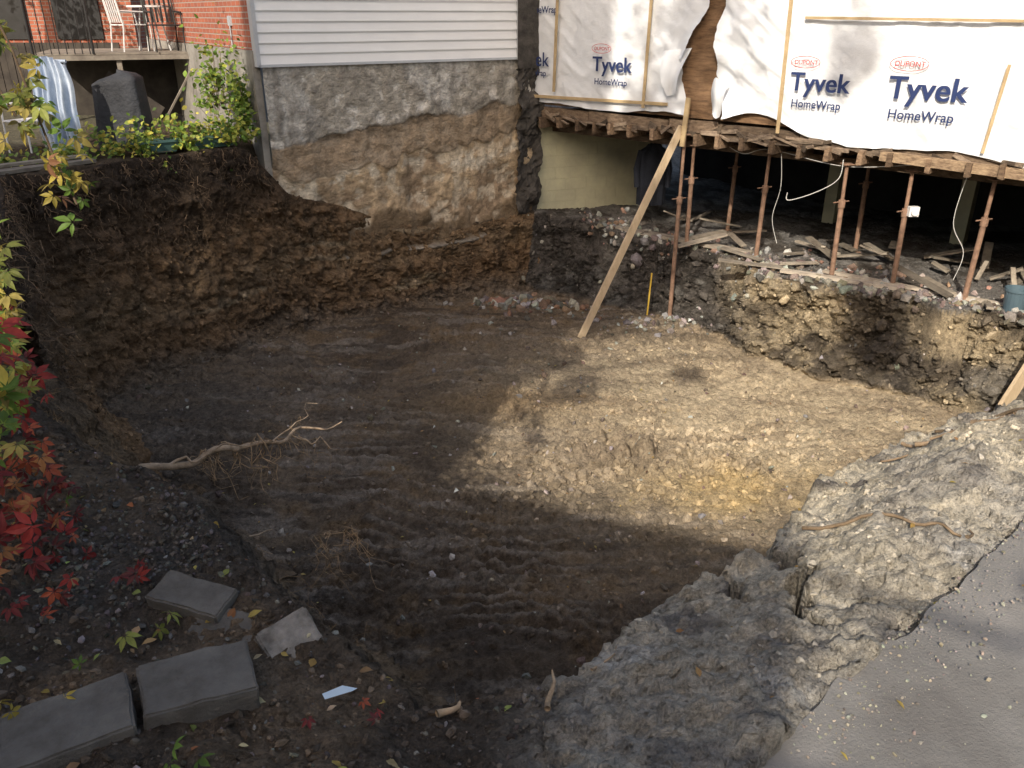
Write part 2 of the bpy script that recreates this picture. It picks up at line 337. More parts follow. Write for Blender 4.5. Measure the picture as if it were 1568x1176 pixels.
jx=np.clip(np.searchsorted(gx,Pn[...,0]),1,len(gx)-1);jy=np.clip(np.searchsorted(gy,Pn[...,1]),1,len(gy)-1)
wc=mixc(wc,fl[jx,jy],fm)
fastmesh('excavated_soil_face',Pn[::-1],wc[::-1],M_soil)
# ------------------------------------------------------------------ stones
t=(1+5**.5)/2
ICO=np.array([(-1,t,0),(1,t,0),(-1,-t,0),(1,-t,0),(0,-1,t),(0,1,t),(0,-1,-t),(0,1,-t),(t,0,-1),(t,0,1),(-t,0,-1),(-t,0,1)])/1.9
IFA=np.array([(0,11,5),(0,5,1),(0,1,7),(0,7,10),(0,10,11),(1,5,9),(5,11,4),(11,10,2),(10,7,6),(7,1,8),(3,9,4),(3,4,2),(3,2,6),(3,6,8),(3,8,9),(4,9,5),(2,4,11),(6,2,10),(8,6,7),(9,8,1)])
M_stone=mat('stone',(1.2,1.2,1.2),(.7,.7,.7),60,.95,.004,120,vcol=True,spec=.1,detail=3)
class ST:
    def __init__(s): s.V=[];s.Q=[];s.C=[];s.n=0
    def add(s,x,y,r,cols,zoff=.25,z=None):
        n=len(x)
        zz=tz(x,y) if z is None else z
        J=ICO[None]*rng.uniform(.6,1.25,(n,12,1))
        A_=rotm(n)*(r[:,None]*rng.uniform(.5,1.3,(n,3)))[:,None,:]
        V=np.einsum('nij,nkj->nki',A_,J)
        V+=np.stack([x,y,zz+r*zoff],1)[:,None,:]
        s.V.append(V.reshape(-1,3));s.Q.append((IFA[None]+(np.arange(n)*12)[:,None,None]).reshape(-1,3)+s.n);s.C.append(np.repeat(cols,12,axis=0));s.n+=12*n
    def obj(s,name): return rawmesh(name,np.concatenate(s.V),np.concatenate(s.Q),np.concatenate(s.C),M_stone,False)
def pit_s(x,y):
    i=np.clip(np.searchsorted(gx,x),1,len(gx)-1);j=np.clip(np.searchsorted(gy,y),1,len(gy)-1);return s[i,j]
def gcol(x,y,a=None):
    i=np.clip(np.searchsorted(gx,x),1,len(gx)-1);j=np.clip(np.searchsorted(gy,y),1,len(gy)-1);return (col if a is None else a)[i,j]
def colr(n,base,v=.35,t=.1):
    b=np.array(base)[rng.integers(0,len(base),n)];return b*rng.uniform(1-v,1+v,(n,1))*rng.uniform(1-t,1+t,(n,3))
sb=ST()
n=60000;x=rng.uniform(-5.6,6.3,n);y=3.6+10.2*rng.random(n)**1.2
dn=fbm(x,y,0*x,1.3,4,600);k=(pit_s(x,y)>.3)&(dn+rng.uniform(-.5,.5,n)>.1);x,y=x[k],y[k];r=.004+.034*rng.random(len(x))**7
cc=gcol(x,y)*rng.uniform(.7,1.15,(len(x),1));q=rng.random(len(x))<.015;cc[q]=cc[q]*1.2+.08;sb.add(x,y,r,cc,-.15)
n=8000;x=rng.normal(1.3,.9,n);y=rng.normal(7.9,.5,n);k=(pit_s(x,y)>.9)&(fbm(x,y,0*x,2,3,602)>.0);x,y=x[k],y[k];sb.add(x,y,.006+.055*rng.random(len(x))**6,gcol(x,y)*rng.uniform(.6,1.1,(len(x),1)),0)
n=22000;x=rng.uniform(.05,3.6,n);y=rng.uniform(1.5,5.0,n);k=((x-.69)*.655-(y-1.54)*.755<.01)&(pit_s(x,y)<.7)&(fbm(x,y,0*x,3,4,604)+rng.uniform(-.5,.5,n)>.1)&(gcol(x,y,dc)>.04)
x,y=x[k],y[k];cc=gcol(x,y)*rng.uniform(.75,1.15,(len(x),1));sb.add(x,y,.0015+.016*rng.random(len(x))**7,cc,-.1)
n=22000;x=rng.uniform(-3.4,.1,n);y=rng.uniform(1.2,5.2,n);k=(pit_s(x,y)<.9);x,y=x[k],y[k];cc=gcol(x,y)*rng.uniform(.6,1.5,(len(x),1));sb.add(x,y,.002+.016*rng.random(len(x))**5,cc,.0)
n=26000;ii=rng.integers(0,len(ts),n);jj=rng.integers(12,134,n);p=Pn[ii,jj]+rng.normal(0,.01,(n,3));r=.004+.026*rng.random(n)**4;sb.add(p[:,0],p[:,1],r,wc[ii,jj]*rng.uniform(.6,1.35,(n,1)),0,p[:,2])
sb.obj('soil_crumbs')
sb=ST()
n=1100;x=rng.uniform(-4.6,5.4,n);y=rng.uniform(4.4,12.5,n);k=pit_s(x,y)>.9;x,y=x[k],y[k];sb.add(x,y,.008+.035*rng.random(len(x))**3,colr(len(x),[(.25,.23,.21),(.33,.31,.28),(.14,.11,.09)]),.1)
n=300;x=rng.normal(.35,.6,n);y=12.95+rng.normal(0,.3,n)-.1*(x);sb.add(x,y,.015+.10*rng.random(n)**3,colr(n,[(.22,.21,.20),(.12,.105,.09),(.30,.29,.27),(.22,.14,.10)]))
n=160;x=rng.normal(2.3,.45,n);y=12.0+rng.normal(0,.2,n);sb.add(x,y,.01+.06*rng.random(n)**3,colr(n,[(.24,.23,.22),(.15,.13,.12),(.33,.32,.30)]))
n=1400;ii=rng.integers(0,len(ts),n);jj=rng.integers(12,128,n);p=Pn[ii,jj];kq=kk[ii]
r=.008+.05*rng.random(n)**4;r=np.where(kq>8,r*1.5,r*.8);cq=wc[ii,jj]*rng.uniform(.7,1.4,(n,1));q=(rng.random(n)<.2)&(kq>6);cq[q]=colr(int(q.sum()),[(.24,.23,.21),(.3,.28,.25)])
sb.add(p[:,0],p[:,1],r,cq,0,p[:,2])
n=420;tt=rng.uniform(7.6,15.2,n);ii=np.clip(np.searchsorted(kk,tt),0,len(kk)-1);p=Pn[ii,10]
sb.add(p[:,0]+rng.normal(.05,.10,n),p[:,1]+rng.normal(.05,.10,n),.015+.07*rng.random(n)**2.5,colr(n,[(.24,.23,.21),(.14,.125,.11),(.32,.30,.27),(.2,.17,.13)]),.2,p[:,2]+rng.uniform(-.04,.02,n))
sb.obj('loose_stones')
sb=ST()
n=5000;x=rng.uniform(-2.6,.1,n);y=rng.uniform(1.2,4.2,n);k=pit_s(x,y)<.5;x,y=x[k],y[k];n=len(x);sb.add(x,y,.003+.010*rng.random(n)**3,colr(n,[(.08,.07,.06),(.12,.11,.10),(.06,.05,.045),(.17,.16,.155)]))
n=1600;x=rng.normal(-1.3,.27,n);y=rng.normal(2.4,.27,n);sb.add(x,y,.003+.011*rng.random(n)**2,colr(n,[(.08,.075,.07),(.12,.115,.11),(.06,.056,.053)]))
sb.obj('gravel')
# ------------------------------------------------------------------ sidewalk
M_conc=mat('sidewalk_concrete',(.25,.235,.22),(.15,.14,.13),2.2,.92,.006,110,c3=(.20,.19,.177),detail=10)
mb=MB();es=np.array([.755,.655]);ns=np.array([.655,-.755]);o0=np.array([.69,1.54])
for a in range(-6,9):
    for b in range(3):
        a0=a*.92-.35+.007;a1=a0+.906;b0=b*.62+.015;b1=b*.62+.625;zt=.02+random.uniform(-.010,.014)
        na_,nb_=40,24
        A=np.linspace(a0,a1,na_);B=np.linspace(b0,b1,nb_);AA,BB=np.meshgrid(A,B,indexing='ij')
        if b==0: BB=BB+(.03*fbm(AA,0*AA,0*AA,3,4,8))*(1-(BB-b0)/(b1-b0))
        zz=zt+.003*fbm(AA,BB,0*AA,5,3,9)
        P=np.stack([o0[0]+AA*es[0]+BB*ns[0],o0[1]+AA*es[1]+BB*ns[1],zz],-1)
        mb.grid(P[:, ::-1])
        for L_ in(P[:,0],P[:,-1],P[0],P[-1]):
            lo=L_.copy();lo[:,2]-=.08;mb.grid(np.stack([L_,lo],1))
mb.obj('sidewalk',[M_conc])
sb=ST();n=3600;q=rng.uniform(-.6,3.2,n);e_=np.abs(rng.normal(0,.14,n))
sb.add(o0[0]+q*es[0]+e_*ns[0],o0[1]+q*es[1]+e_*ns[1],.001+.006*rng.random(n)**5,colr(n,[(.36,.32,.26),(.25,.23,.2)]),.3,np.full(n,.024));sb.obj('sand_grains')
# ------------------------------------------------------------------ white sided house
H1=empty('white_sided_house',(-3.45,12.1,0),math.atan2(.54,.842))
M_side=mat('vinyl_siding',(.80,.80,.80),(.75,.75,.75),2,.45,0)
M_trim=mat('aluminium_trim',(.5,.52,.55),(.4,.42,.45),3,.4)
M_found=bpy.data.materials.new('old_parging');M_found.use_nodes=True
N=M_found.node_tree.nodes;L=M_found.node_tree.links;bs=N['Principled BSDF'];bs.inputs['Roughness'].default_value=.95;bs.inputs['Specular IOR Level'].default_value=.1
at=N.new('ShaderNodeAttribute');at.attribute_name='Col';tc=N.new('ShaderNodeTexCoord')
q=N.new('ShaderNodeTexNoise');q.inputs['Scale'].default_value=9;q.inputs['Detail'].default_value=8;q.inputs['Roughness'].default_value=.7;L.new(tc.outputs['Object'],q.inputs[0])
mr=N.new('ShaderNodeMapRange');mr.inputs[1].default_value=.3;mr.inputs[2].default_value=.7;mr.inputs[3].default_value=.55;mr.inputs[4].default_value=1.4;L.new(q.outputs[0],mr.inputs[0])
vm=N.new('ShaderNodeVectorMath');vm.operation='SCALE';L.new(at.outputs['Color'],vm.inputs[0]);L.new(mr.outputs[0],vm.inputs['Scale']);L.new(vm.outputs[0],bs.inputs['Base Color'])
q2=N.new('ShaderNodeTexNoise');q2.inputs['Scale'].default_value=30;q2.inputs['Detail'].default_value=6;L.new(tc.outputs['Object'],q2.inputs[0])
bp=N.new('ShaderNodeBump');bp.inputs['Distance'].default_value=.03;L.new(q2.outputs[0],bp.inputs['Height']);L.new(bp.outputs[0],bs.inputs['Normal'])
sa=np.arange(0,4.5,.018);za=np.arange(-2.9,1.08,.018);SS,ZZ=np.meshgrid(sa,za,indexing='ij')
g=fbm(SS,ZZ,0*SS,2.2,4,200);g2=fbm(SS,ZZ,0*SS,7,4,205);g3=fbm(SS*3,ZZ*.6,0*SS,2,3,206);g4=fbm(SS,ZZ,0*SS,1.1,4,208)
line=-.02+.40*SS/4+.10*g
up=sst(-.02,.02,ZZ-line)
dd=-.045*up+.018*g2+.05*g*(1-up)-.05*sst(-1.0,-1.5,ZZ+.25*g)
mid=sst(-.01,.02,ZZ-line+.42+.2*g4)
dd+=-.02*mid*(1-up)
dd+=-.08*np.exp(-((ZZ+1.78-.03*g)/.05)**2)
tan=np.zeros(SS.shape+(3,))+C(.50,.38,.25);tan=mixc(tan,C(.31,.23,.155),sst(-.1,.5,g));tan=mixc(tan,C(.62,.54,.42),sst(.15,.5,g2+.4*g4)*.6)
tan=mixc(tan,C(.26,.20,.145),mid*.7);tan=mixc(tan,C(.66,.59,.48),np.exp(-((ZZ+.55+.25*g4-.06*SS)/.10)**2)*sst(-.3,.3,g2)*.85)
tan=mixc(tan,C(.15,.108,.068),sst(-1.1,-1.35,ZZ+.45*g+.1*g2)*.95);tan=mixc(tan,C(.2,.155,.11),sst(.2,.55,g3)*.45)
tan=mixc(tan,C(.33,.30,.26),np.exp(-((ZZ+1.78-.03*g)/.04)**2)*.7)
gr=np.zeros(SS.shape+(3,))+C(.41,.395,.365);gr=mixc(gr,C(.29,.275,.25),sst(-.2,.4,g3));gr=mixc(gr,C(.34,.31,.26),sst(-.1,.4,g4)*.7)
gr=mixc(gr,C(.66,.62,.57),sst(.0,.35,g2+.5*g)*np.exp(-((ZZ-line-.10)/.13)**2)*.85);gr=mixc(gr,C(.15,.13,.11),sst(.06,.0,ZZ-line)*.7)
gr=mixc(gr,C(.56,.54,.50),sst(.5,.7,g2)*.7);gr=mixc(gr,C(.22,.20,.175),sst(.45,.7,-g2)*.6)
cc=mixc(tan,gr,up)
cc=mixc(cc,C(.10,.08,.06),np.exp(-((ZZ-line+.06)/.04)**2)*.6*sst(-.3,.2,g))
mb=MB();mb.grid(np.stack([SS,dd,ZZ],-1),0,cc)
mb.obj('foundation_wall',[M_found],H1,True)
mb=MB()
z=1.07
while z<5.2:
    P=[(-.02,-.082,z),(4.15,-.082,z),(4.15,-.058,z+.135),(-.02,-.058,z+.135),(-.02,-.058,z),(4.15,-.058,z)]
    mb.add(P,[(0,1,2,3),(0,4,5,1)]);z+=.1352
mb.box(-.02,4.15,-.055,.1,1.07,5.2)
mb.obj('siding',[M_side],H1)
mb=MB();mb.box(-.05,4.17,-.090,-.05,1.035,1.07);mb.box(4.14,4.2,-.10,.0,1.03,5.2);mb.box(-.075,-.02,-.09,.06,1.04,5.2);mb.obj('trim',[M_trim],H1)
M_brick=bpy.data.materials.new('red_brick');M_brick.use_nodes=True;N=M_brick.node_tree.nodes;L=M_brick.node_tree.links;bs=N['Principled BSDF'];bs.inputs['Roughness'].default_value=.9
tc=N.new('ShaderNodeTexCoord');sp=N.new('ShaderNodeSeparateXYZ');L.new(tc.outputs['Object'],sp.inputs[0]);ad=N.new('ShaderNodeMath');L.new(sp.outputs[0],ad.inputs[0]);L.new(sp.outputs[1],ad.inputs[1])
cb=N.new('ShaderNodeCombineXYZ');L.new(ad.outputs[0],cb.inputs[0]);L.new(sp.outputs[2],cb.inputs[1])
bt=N.new('ShaderNodeTexBrick');L.new(cb.outputs[0],bt.inputs[0]);bt.inputs['Scale'].default_value=1;bt.inputs['Brick Width'].default_value=.215;bt.inputs['Row Height'].default_value=.075;bt.inputs['Mortar Size'].default_value=.008
bt.inputs['Color1'].default_value=(.40,.12,.065,1);bt.inputs['Color2'].default_value=(.28,.085,.055,1);bt.inputs['Mortar'].default_value=(.34,.29,.25,1);L.new(bt.outputs[0],bs.inputs['Base Color'])
bp=N.new('ShaderNodeBump');bp.inputs['Distance'].default_value=-.01;L.new(bt.outputs['Fac'],bp.inputs['Height']);L.new(bp.outputs[0],bs.inputs['Normal'])
M_cb=mat('concrete_base',(.34,.32,.29),(.2,.185,.165),3,.95,.01,40)
mb=MB();mb.box(-.07,.0,.07,7,1.25,5.2);mb.obj('brick_wall',[M_brick],H1)
mb=MB();mb.box(-.1,-.002,.03,7,-.5,1.245);mb.obj('base_wall',[M_cb],H1)
mb=MB();mb.box(-.1,-.07,.9,1.02,1.55,1.68);mb.tube([(-.09,.96,1.55),(-.09,.96,1.25)],.01);mb.box(-.01,4.4,7,7.1,-.5,5.2);mb.box(-.3,4.6,-.35,7.3,5.2,5.35);mb.obj('vent_and_roof',[M_trim],H1)
M_dark=mat('dark_rubble',(.10,.09,.08),(.04,.036,.032),6,.95,.03,20)
M_black=mat('black_metal',(.03,.03,.032),(.02,.02,.02),5,.5)
mb=MB()
za=np.arange(-1.9,5.2,.04);ua=np.arange(0,.5,.03);UU,ZZ=np.meshgrid(ua,za,indexing='ij')
dd=-.12+.13*fbm(UU,ZZ,0*UU,3.5,4,300)*(ZZ<.9)+.05*np.abs(fbm(UU,ZZ,0*UU,11,3,303))*(ZZ<.9)
mb.grid(np.stack([4.13+UU,dd,ZZ],-1));mb.obj('corner_pier',[M_dark],H1,False)
# ------------------------------------------------------------------ house under renovation
RZ2=math.atan2(-.692,.722);H2=empty('house_under_renovation',(.35,14.6,0),RZ2)
M_wrap=mat('house_wrap',(.76,.785,.82),(.69,.72,.77),1.5,.5,.012,6,spec=.35)
M_sheath=mat('sheathing',(.28,.17,.095),(.10,.06,.035),4,.9,.01,30,stretch=(1,1,5))
M_batten=mat('batten_wood',(.5,.38,.22),(.38,.28,.16),6,.8,.004,40)
M_oldw=mat('old_wood',(.26,.20,.145),(.09,.065,.05),5,.95,.012,30,vcol=True,stretch=(2,6,6))
M_cream=mat('cream_block',(.62,.6,.42),(.48,.46,.33),2.5,.9,.006,20)
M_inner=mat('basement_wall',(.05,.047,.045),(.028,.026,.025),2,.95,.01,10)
M_ink=mat('blue_ink',(.025,.045,.14),(.025,.04,.12),2,.6);M_red=mat('red_ink',(.5,.06,.06),(.45,.05,.05),2,.6)
zA=np.array([0,.5,.8,1.1,1.45,1.85,2.4,3.2]);TL=np.array([3.12,3.10,2.98,2.94,3.12,3.26,3.34,3.4]);TR=np.array([3.74,3.70,3.58,3.48,3.48,3.50,3.5,3.52])
def edge(arr,z,sd): return np.interp(z,zA,arr)+.06*fbm(z,0*z,0*z,2.6,5,sd)
def sheet(U,side):
    zq=np.arange(0,3.2,.022);UU,ZZ=np.meshgrid(U,zq,indexing='ij')
    z_=.36+ZZ*.89
    if side: e=edge(TR,z_,423);SS=e+(9.6-e)*UU
    else: e=edge(TL,z_,420);SS=-.25+(e+.25)*UU
    bot=.36+.03*np.sin(SS*3)+.02*fbm(SS,0*SS,0*SS,2,3,400)-.16*sst(4.4,5.0,SS)+.1*np.exp(-((SS-4.1)/.4)**2)-.1*sst(6.5,8,SS)
    TZ=bot+(3.2-bot)*((ZZ)/3.175)
    wr=fbm(SS*1.5+TZ*.7,TZ*1.1,0*SS,1.3,4,410)
    lo=.35+.75*np.exp(-((SS-4.0)/.6)**2)
    D=-.035-.025*wr*lo-.022*np.abs(fbm(SS+TZ*1.2,TZ*.35,0*SS,5,3,415))*lo-.04*np.exp(-(TZ-bot)/.12)*(.5+.5*np.sin(SS*7+2*wr))*lo
    D-=.03*np.abs(np.sin((SS*1.0+TZ*.9)*5+1.5*wr))**3*np.exp(-((SS-4.0)/.5)**2)
    D-=.015*np.abs(np.sin((SS*.5-TZ*1.1)*4+2*wr))**4
    D-=.13*np.exp(-np.abs(SS-e)/.13)*(.6+.5*np.sin(TZ*6))
    return np.stack([SS,D,TZ],-1)
mb=MB();mb.grid(sheet(np.linspace(0,1,110),0));mb.grid(sheet(np.linspace(0,1,210)**1.15,1))
u=np.linspace(0,1,16);v=np.linspace(0,1,22);U,Vv=np.meshgrid(u,v,indexing='ij')
P=np.stack([2.62+(.44*(1-.6*Vv)*U)+.16*Vv,-.10-.12*np.sin(Vv*2.6)-.05*np.sin(U*5+Vv*3),1.22-.60*Vv+.05*U],-1);mb.grid(P)
P=np.stack([3.50+.26*U*(1-.5*Vv),-.13-.08*np.sin(U*3)-.04*np.sin(Vv*5),.88-.48*Vv+.03*np.sin(U*6)],-1);mb.grid(P)
mb.obj('house_wrap',[M_wrap],H2,True)
mb=MB();mb.box(-.25,9.6,.0,.03,.33,3.3);mb.obj('sheathing',[M_sheath],H2)
mb=MB()
def bat(a,b,w=.045): mb.beam((a[0],-.10,a[1]),(b[0],-.10,b[1]),w,.02,up=(0,-1,0),j=.002)
bat((.55,.55),(.62,3));bat((2.32,.42),(2.38,3));bat((4.52,.25),(4.45,3));bat((.12,.46),(2.75,.5));bat((4.7,1.66),(8.6,1.62),.03)
bat((7.05,.25),(7.12,1.2),.03);bat((-.16,.45),(-.16,3))
mb.beam((3.12,-.20,-.05),(3.15,-.18,.62),.07,.03,up=(0,-1,0))
mb.obj('battens',[M_batten],H2)
def text(t,s0,z0,size,m,off=.0):
    cu=bpy.data.curves.new('lettering','FONT');cu.body=t;cu.size=size;cu.offset=off;cu.extrude=.0005
    o=bpy.data.objects.new('lettering',cu);S.collection.objects.link(o);o.data.materials.append(m)
    o.parent=H2;o.location=(s0,-.092,z0);o.rotation_euler=(math.pi/2,0,0);return o
def logo(s0,z0,k=1):
    for q in(0,.006,.012): text('Tyvek',s0+q*k,z0,.365*k,M_ink,.003*k).location.y=-.092-.0006*q/.006
    text('HomeWrap',s0+.05,z0-.23*k,.155*k,M_ink,.002)
    text('DUPONT',s0+.03,z0+.36*k,.085*k,M_red,.0005)
    mr=MB();pts=[(s0+.2*k+.22*k*math.cos(a),-.092,z0+.39*k+.08*k*math.sin(a)) for a in np.linspace(0,2*math.pi,33)];mr.tube(pts,.004,4,caps=False);mr.obj('logo_ring',[M_red],H2)
logo(5.86,.78);logo(4.60,.80,.88);logo(1.32,.90,.83)
text('vek',.0,.93,.3,M_ink,.003);text('eWrap',.0,.78,.13,M_ink,.002);text('HomeWrap',-.1,1.72,.14,M_ink,.002)
mb=MB()
q=-.2
while q<9.4:
    l=random.uniform(.7,1.6);b=random.uniform(.4,1.3)
    mb.beam((q,.03+random.uniform(-.04,.02),.22+random.uniform(-.03,.01)),(q+l-.02,.03+random.uniform(-.03,.02),.21+random.uniform(-.03,.02)),.07,.17,c=(b,b*.95,b*.9),j=.012);q+=l
q=-.1
while q<9.4:
    b=random.uniform(.5,1.7);mb.beam((q,-.06-random.uniform(0,.08),.06+random.uniform(-.02,.02)),(q+.02,5,.06),.06,.17,c=(b,b*.9,b*.8),j=.008);q+=random.uniform(.34,.46)
mb.beam((-.1,.4,-.09),(9.4,.4,-.09),.14,.1,c=(.8,.75,.7),j=.01)
for i in range(60):
    q=random.uniform(-.1,9);mb.beam((q,-.02,.13+random.uniform(-.05,.1)),(q+random.uniform(.1,.5),-.06,.12+random.uniform(-.06,.1)),.03,random.uniform(.02,.07),c=(random.uniform(.4,1.8),)*3,j=.01)
mb.beam((5.9,-.05,.1),(9.3,-.08,.02),.05,.12,c=(1.8,1.7,1.5),j=.004)
mb.obj('floor_framing',[M_oldw],H2)
mb=MB();mb.box(-.2,9.5,.06,5.1,.32,.36);mb.box(-.2,9.5,5.0,5.2,-1.9,3.3);mb.box(9.4,9.6,.1,5.2,-1.9,3.3);mb.box(-.2,9.6,.1,5.2,3.25,3.4);mb.box(-.25,-.1,.35,5.1,.36,3.3)
mb.obj('basement_shell',[M_inner],H2)
mb=MB()
Mi=(Matrix.Translation((.35,14.6,0))@Matrix.Rotation(RZ2,4,'Z')).inverted()
a=Mi@Vector((.40,14.62,0));b=Mi@Vector((2.75,15.5,0));dv=(b-a);ln=dv.length;dv.normalize();pn=Vector((-dv.y,dv.x,0))
z=-1.75;r_=0
while z<.0:
    q=-.2*(r_%2)
    while q<ln:
        q0=max(q,0);q1=min(q+.388,ln)
        if q1>q0+.02:
            p0=a+dv*q0+pn*random.uniform(0,.004);p1=a+dv*q1;v=[]
            for p in(p0,p1):
                for e in(0,.15):
                    for zz in(z,min(z+.190,.05)):v.append((p.x+pn.x*e,p.y+pn.y*e,zz))
            mb.add(v,[(0,1,3,2),(4,6,7,5),(0,4,5,1),(2,3,7,6),(0,2,6,4),(1,5,7,3)])
        q+=.4
    z+=.2;r_+=1
p0=a+pn*.010;p1=b+pn*.010;mb.add([(p0.x,p0.y,-1.8),(p1.x,p1.y,-1.8),(p1.x,p1.y,.1),(p0.x,p0.y,.1)],[(0,1,2,3)])
for sd in(3.9,6.0): mb.box(sd,sd+.2,3.2,3.4,-1.6,-.02)
mb.obj('painted_block_wall',[M_cream],H2)
M_rust=mat('rusty_steel',(.30,.18,.125),(.16,.095,.065),14,.75,.003,60,c3=(.23,.145,.10))
def post(name,x,y,z0,z1,lean=(0,0)):
    mb=MB();h=z1-z0;L_=lambda z:(x+lean[0]*(z-z0)/h,y+lean[1]*(z-z0)/h,z)
    zc=z0+h*.66
    mb.tube([L_(z0+.01),L_(zc)],.033,12);mb.tube([L_(zc-.02),L_(z1)],.024,12)
    mb.tube([L_(zc-.05),L_(zc+.05)],.045,12);px,py,_=L_(zc);mb.tube([(px-.12,py-.03,zc+.02),(px+.10,py+.03,zc+.03)],.009,6)
    for zq in(z0,z1-.012):
        cx,cy,_=L_(zq);mb.box(cx-.07,cx+.07,cy-.07,cy+.07,zq,zq+.012)
    return mb.obj(name,[M_rust])
PP=[(2.72,12.6),(3.6,11.85),(4.36,10.85),(5.0,10.4),(5.64,9.8),(6.5,9.05),(3.6,13.6),(5.2,12.2),(6.9,10.4)]
for i,(x,y) in enumerate(PP):
    zb=max(float(tz(np.array([x]),np.array([y]))[0]),-1.66) if y<14 else -1.6
    post('shoring_post',x,y,zb-.01,-.06,(random.uniform(-.04,.04),random.uniform(-.03,.03)))
post('shoring_post',2.48,12.25,-2.68,.12,(.03,.12))
M_lum=mat('lumber',(.60,.47,.32),(.48,.37,.24),5,.75,.003,50,stretch=(3,3,1))
mb=MB();mb.beam((1.02,11.45,-2.7),(2.45,12.36,.22),.1,.045,up=(.6,-1,.3));mb.obj('brace_plank',[M_lum])
mb=MB();mb.beam((5.48,8.4,-2.62),(6.55,8.75,-.3),.15,.045,up=(.3,-1,0));mb.obj('leaning_plank',[M_lum])
mb=MB();mb.beam((2.12,12.25,-2.68),(2.16,12.3,-1.95),.035,.02);mb.obj('survey_stake',[mat('yellow_paint',(.6,.4,.06),(.5,.32,.05))])
M_old2=mat('weathered_board',(.42,.38,.32),(.22,.19,.16),6,.9,.004,40,vcol=True)
mb=MB()
def wb(a,b,w=.09,h=.03,c=1.): mb.beam(a,b,w,h,c=(c,c*.97,c*.93),j=.004)
wb((3.75,11.1,-1.55),(5.0,10.25,-1.54),.13,.035,1.4);wb((4.3,11.0,-1.53),(6.2,9.35,-1.53),.1,.03,1.3);wb((1.75,13.65,-1.56),(3.55,11.95,-1.54),.16,.05,.9)
for i in range(34):
    x=random.uniform(2.2,7);y=14.55-.958*(x-.35)+random.uniform(-.1,3);a=random.uniform(0,6.3);l=random.uniform(.2,.9)
    wb((x,y,-1.55+random.uniform(0,.05)),(x+l*math.cos(a),y+l*math.sin(a),-1.53+random.uniform(0,.25)),random.uniform(.04,.14),.025,random.uniform(.35,1.3))
mb.obj('scrap_lumber',[M_old2])
sb=ST();n=1300;x=rng.uniform(1.2,7,n);y=14.4-.958*(x-.35)+np.abs(rng.normal(0,.7,n));z=np.where(y<14.9,tz(x,y),-1.6)
k=tz(x,y)>-1.8
sb.add(x[k],y[k],(.012+.06*rng.random(n)**3)[k],colr(n,[(.3,.29,.27),(.14,.12,.11),(.42,.4,.37),(.26,.17,.13),(.18,.15,.13)])[k],.3,z[k])
sb.obj('rubble')
M_wire=mat('white_cable',(.6,.6,.58),(.5,.5,.48));mb=MB()
def cable(pts,r=.008):
    P=[];n=len(pts)
    for i in range(n-1):
        p0=Vector(pts[max(i-1,0)]);p1=Vector(pts[i]);p2=Vector(pts[i+1]);p3=Vector(pts[min(i+2,n-1)])
        for t in np.linspace(0,1,8,endpoint=False):
            P.append(.5*((2*p1)+(p2-p0)*t+(2*p0-5*p1+4*p2-p3)*t*t+(3*p1-p0-3*p2+p3)*t**3))
    P.append(Vector(pts[-1]));mb.tube(P,r,5)
cable([(4.25,10.8,0),(4.22,10.8,-.25),(4.0,10.95,-.45),(3.75,11.2,-.6),(3.72,11.2,-.5)],.006);cable([(3.7,11.6,-.05),(3.75,11.6,-.5),(3.72,11.7,-.95),(3.8,11.6,-1.3)],.004)
cable([(3.0,12.4,.05),(3.3,12.1,-.12),(3.6,11.8,-.02),(4.3,10.9,-.1),(5,10.3,.02)],.005);cable([(5.4,9.9,0),(5.35,9.9,-.6),(5.5,9.8,-.95),(5.45,9.8,-1.3)],.004)
mb.obj('hanging_cables',[M_wire])
mb=MB();mb.box(4.98,5.1,10.28,10.36,-.62,-.5);mb.tube([(5.04,10.28,-.56),(5.04,10.25,-.56)],.045,12);mb.obj('work_light',[mat('white_plastic',(.75,.75,.73),(.7,.7,.7),3,.4)])
mb=MB();bx,by=6.0,9.35;bz=-1.56
mb.tube([(bx,by,bz),(bx,by,bz+.3)],[.11,.14],20,caps=False);mb.tube([(bx,by,bz),(bx,by,bz+.01)],.11,20);mb.tube([(bx,by,bz+.27),(bx,by,bz+.3)],.148,20,caps=False)
hp=[(bx+.14*math.cos(a),by-.1*math.sin(a)*.6,bz+.28-.13*math.sin(a)) for a in np.linspace(0,math.pi,12)];mb.tube(hp,.004,5)
mb.obj('paint_bucket',[mat('blue_grey_plastic',(.10,.15,.18),(.07,.11,.14),3,.4)],smooth=False)
mb=MB();u=np.linspace(0,2*np.pi,33);hs=np.linspace(0,1,24);U,Hh=np.meshgrid(u,hs,indexing='ij')
wd=.10+.16*sst(0,.14,Hh)-.03*Hh+.02*np.sin(U*5)*Hh
mb.grid(np.stack([2.35+wd*np.cos(U),14.0+.09*np.sin(U)*(1+.2*np.sin(U*7)),-.25-1.0*Hh],-1)[::-1])
for sgn in(-1,1): mb.tube([(2.35+sgn*.2,14.0,-.36),(2.35+sgn*.27,13.98,-.65),(2.35+sgn*.25,13.97,-.95)],[.06,.055,.05],10)
mb.tube([(2.35,14.0,-.26),(2.35,14.0,-.02)],.006,5);mb.obj('hanging_jacket',[mat('dark_fabric',(.03,.035,.05),(.018,.02,.028),4,.9,.01,15)],smooth=True)
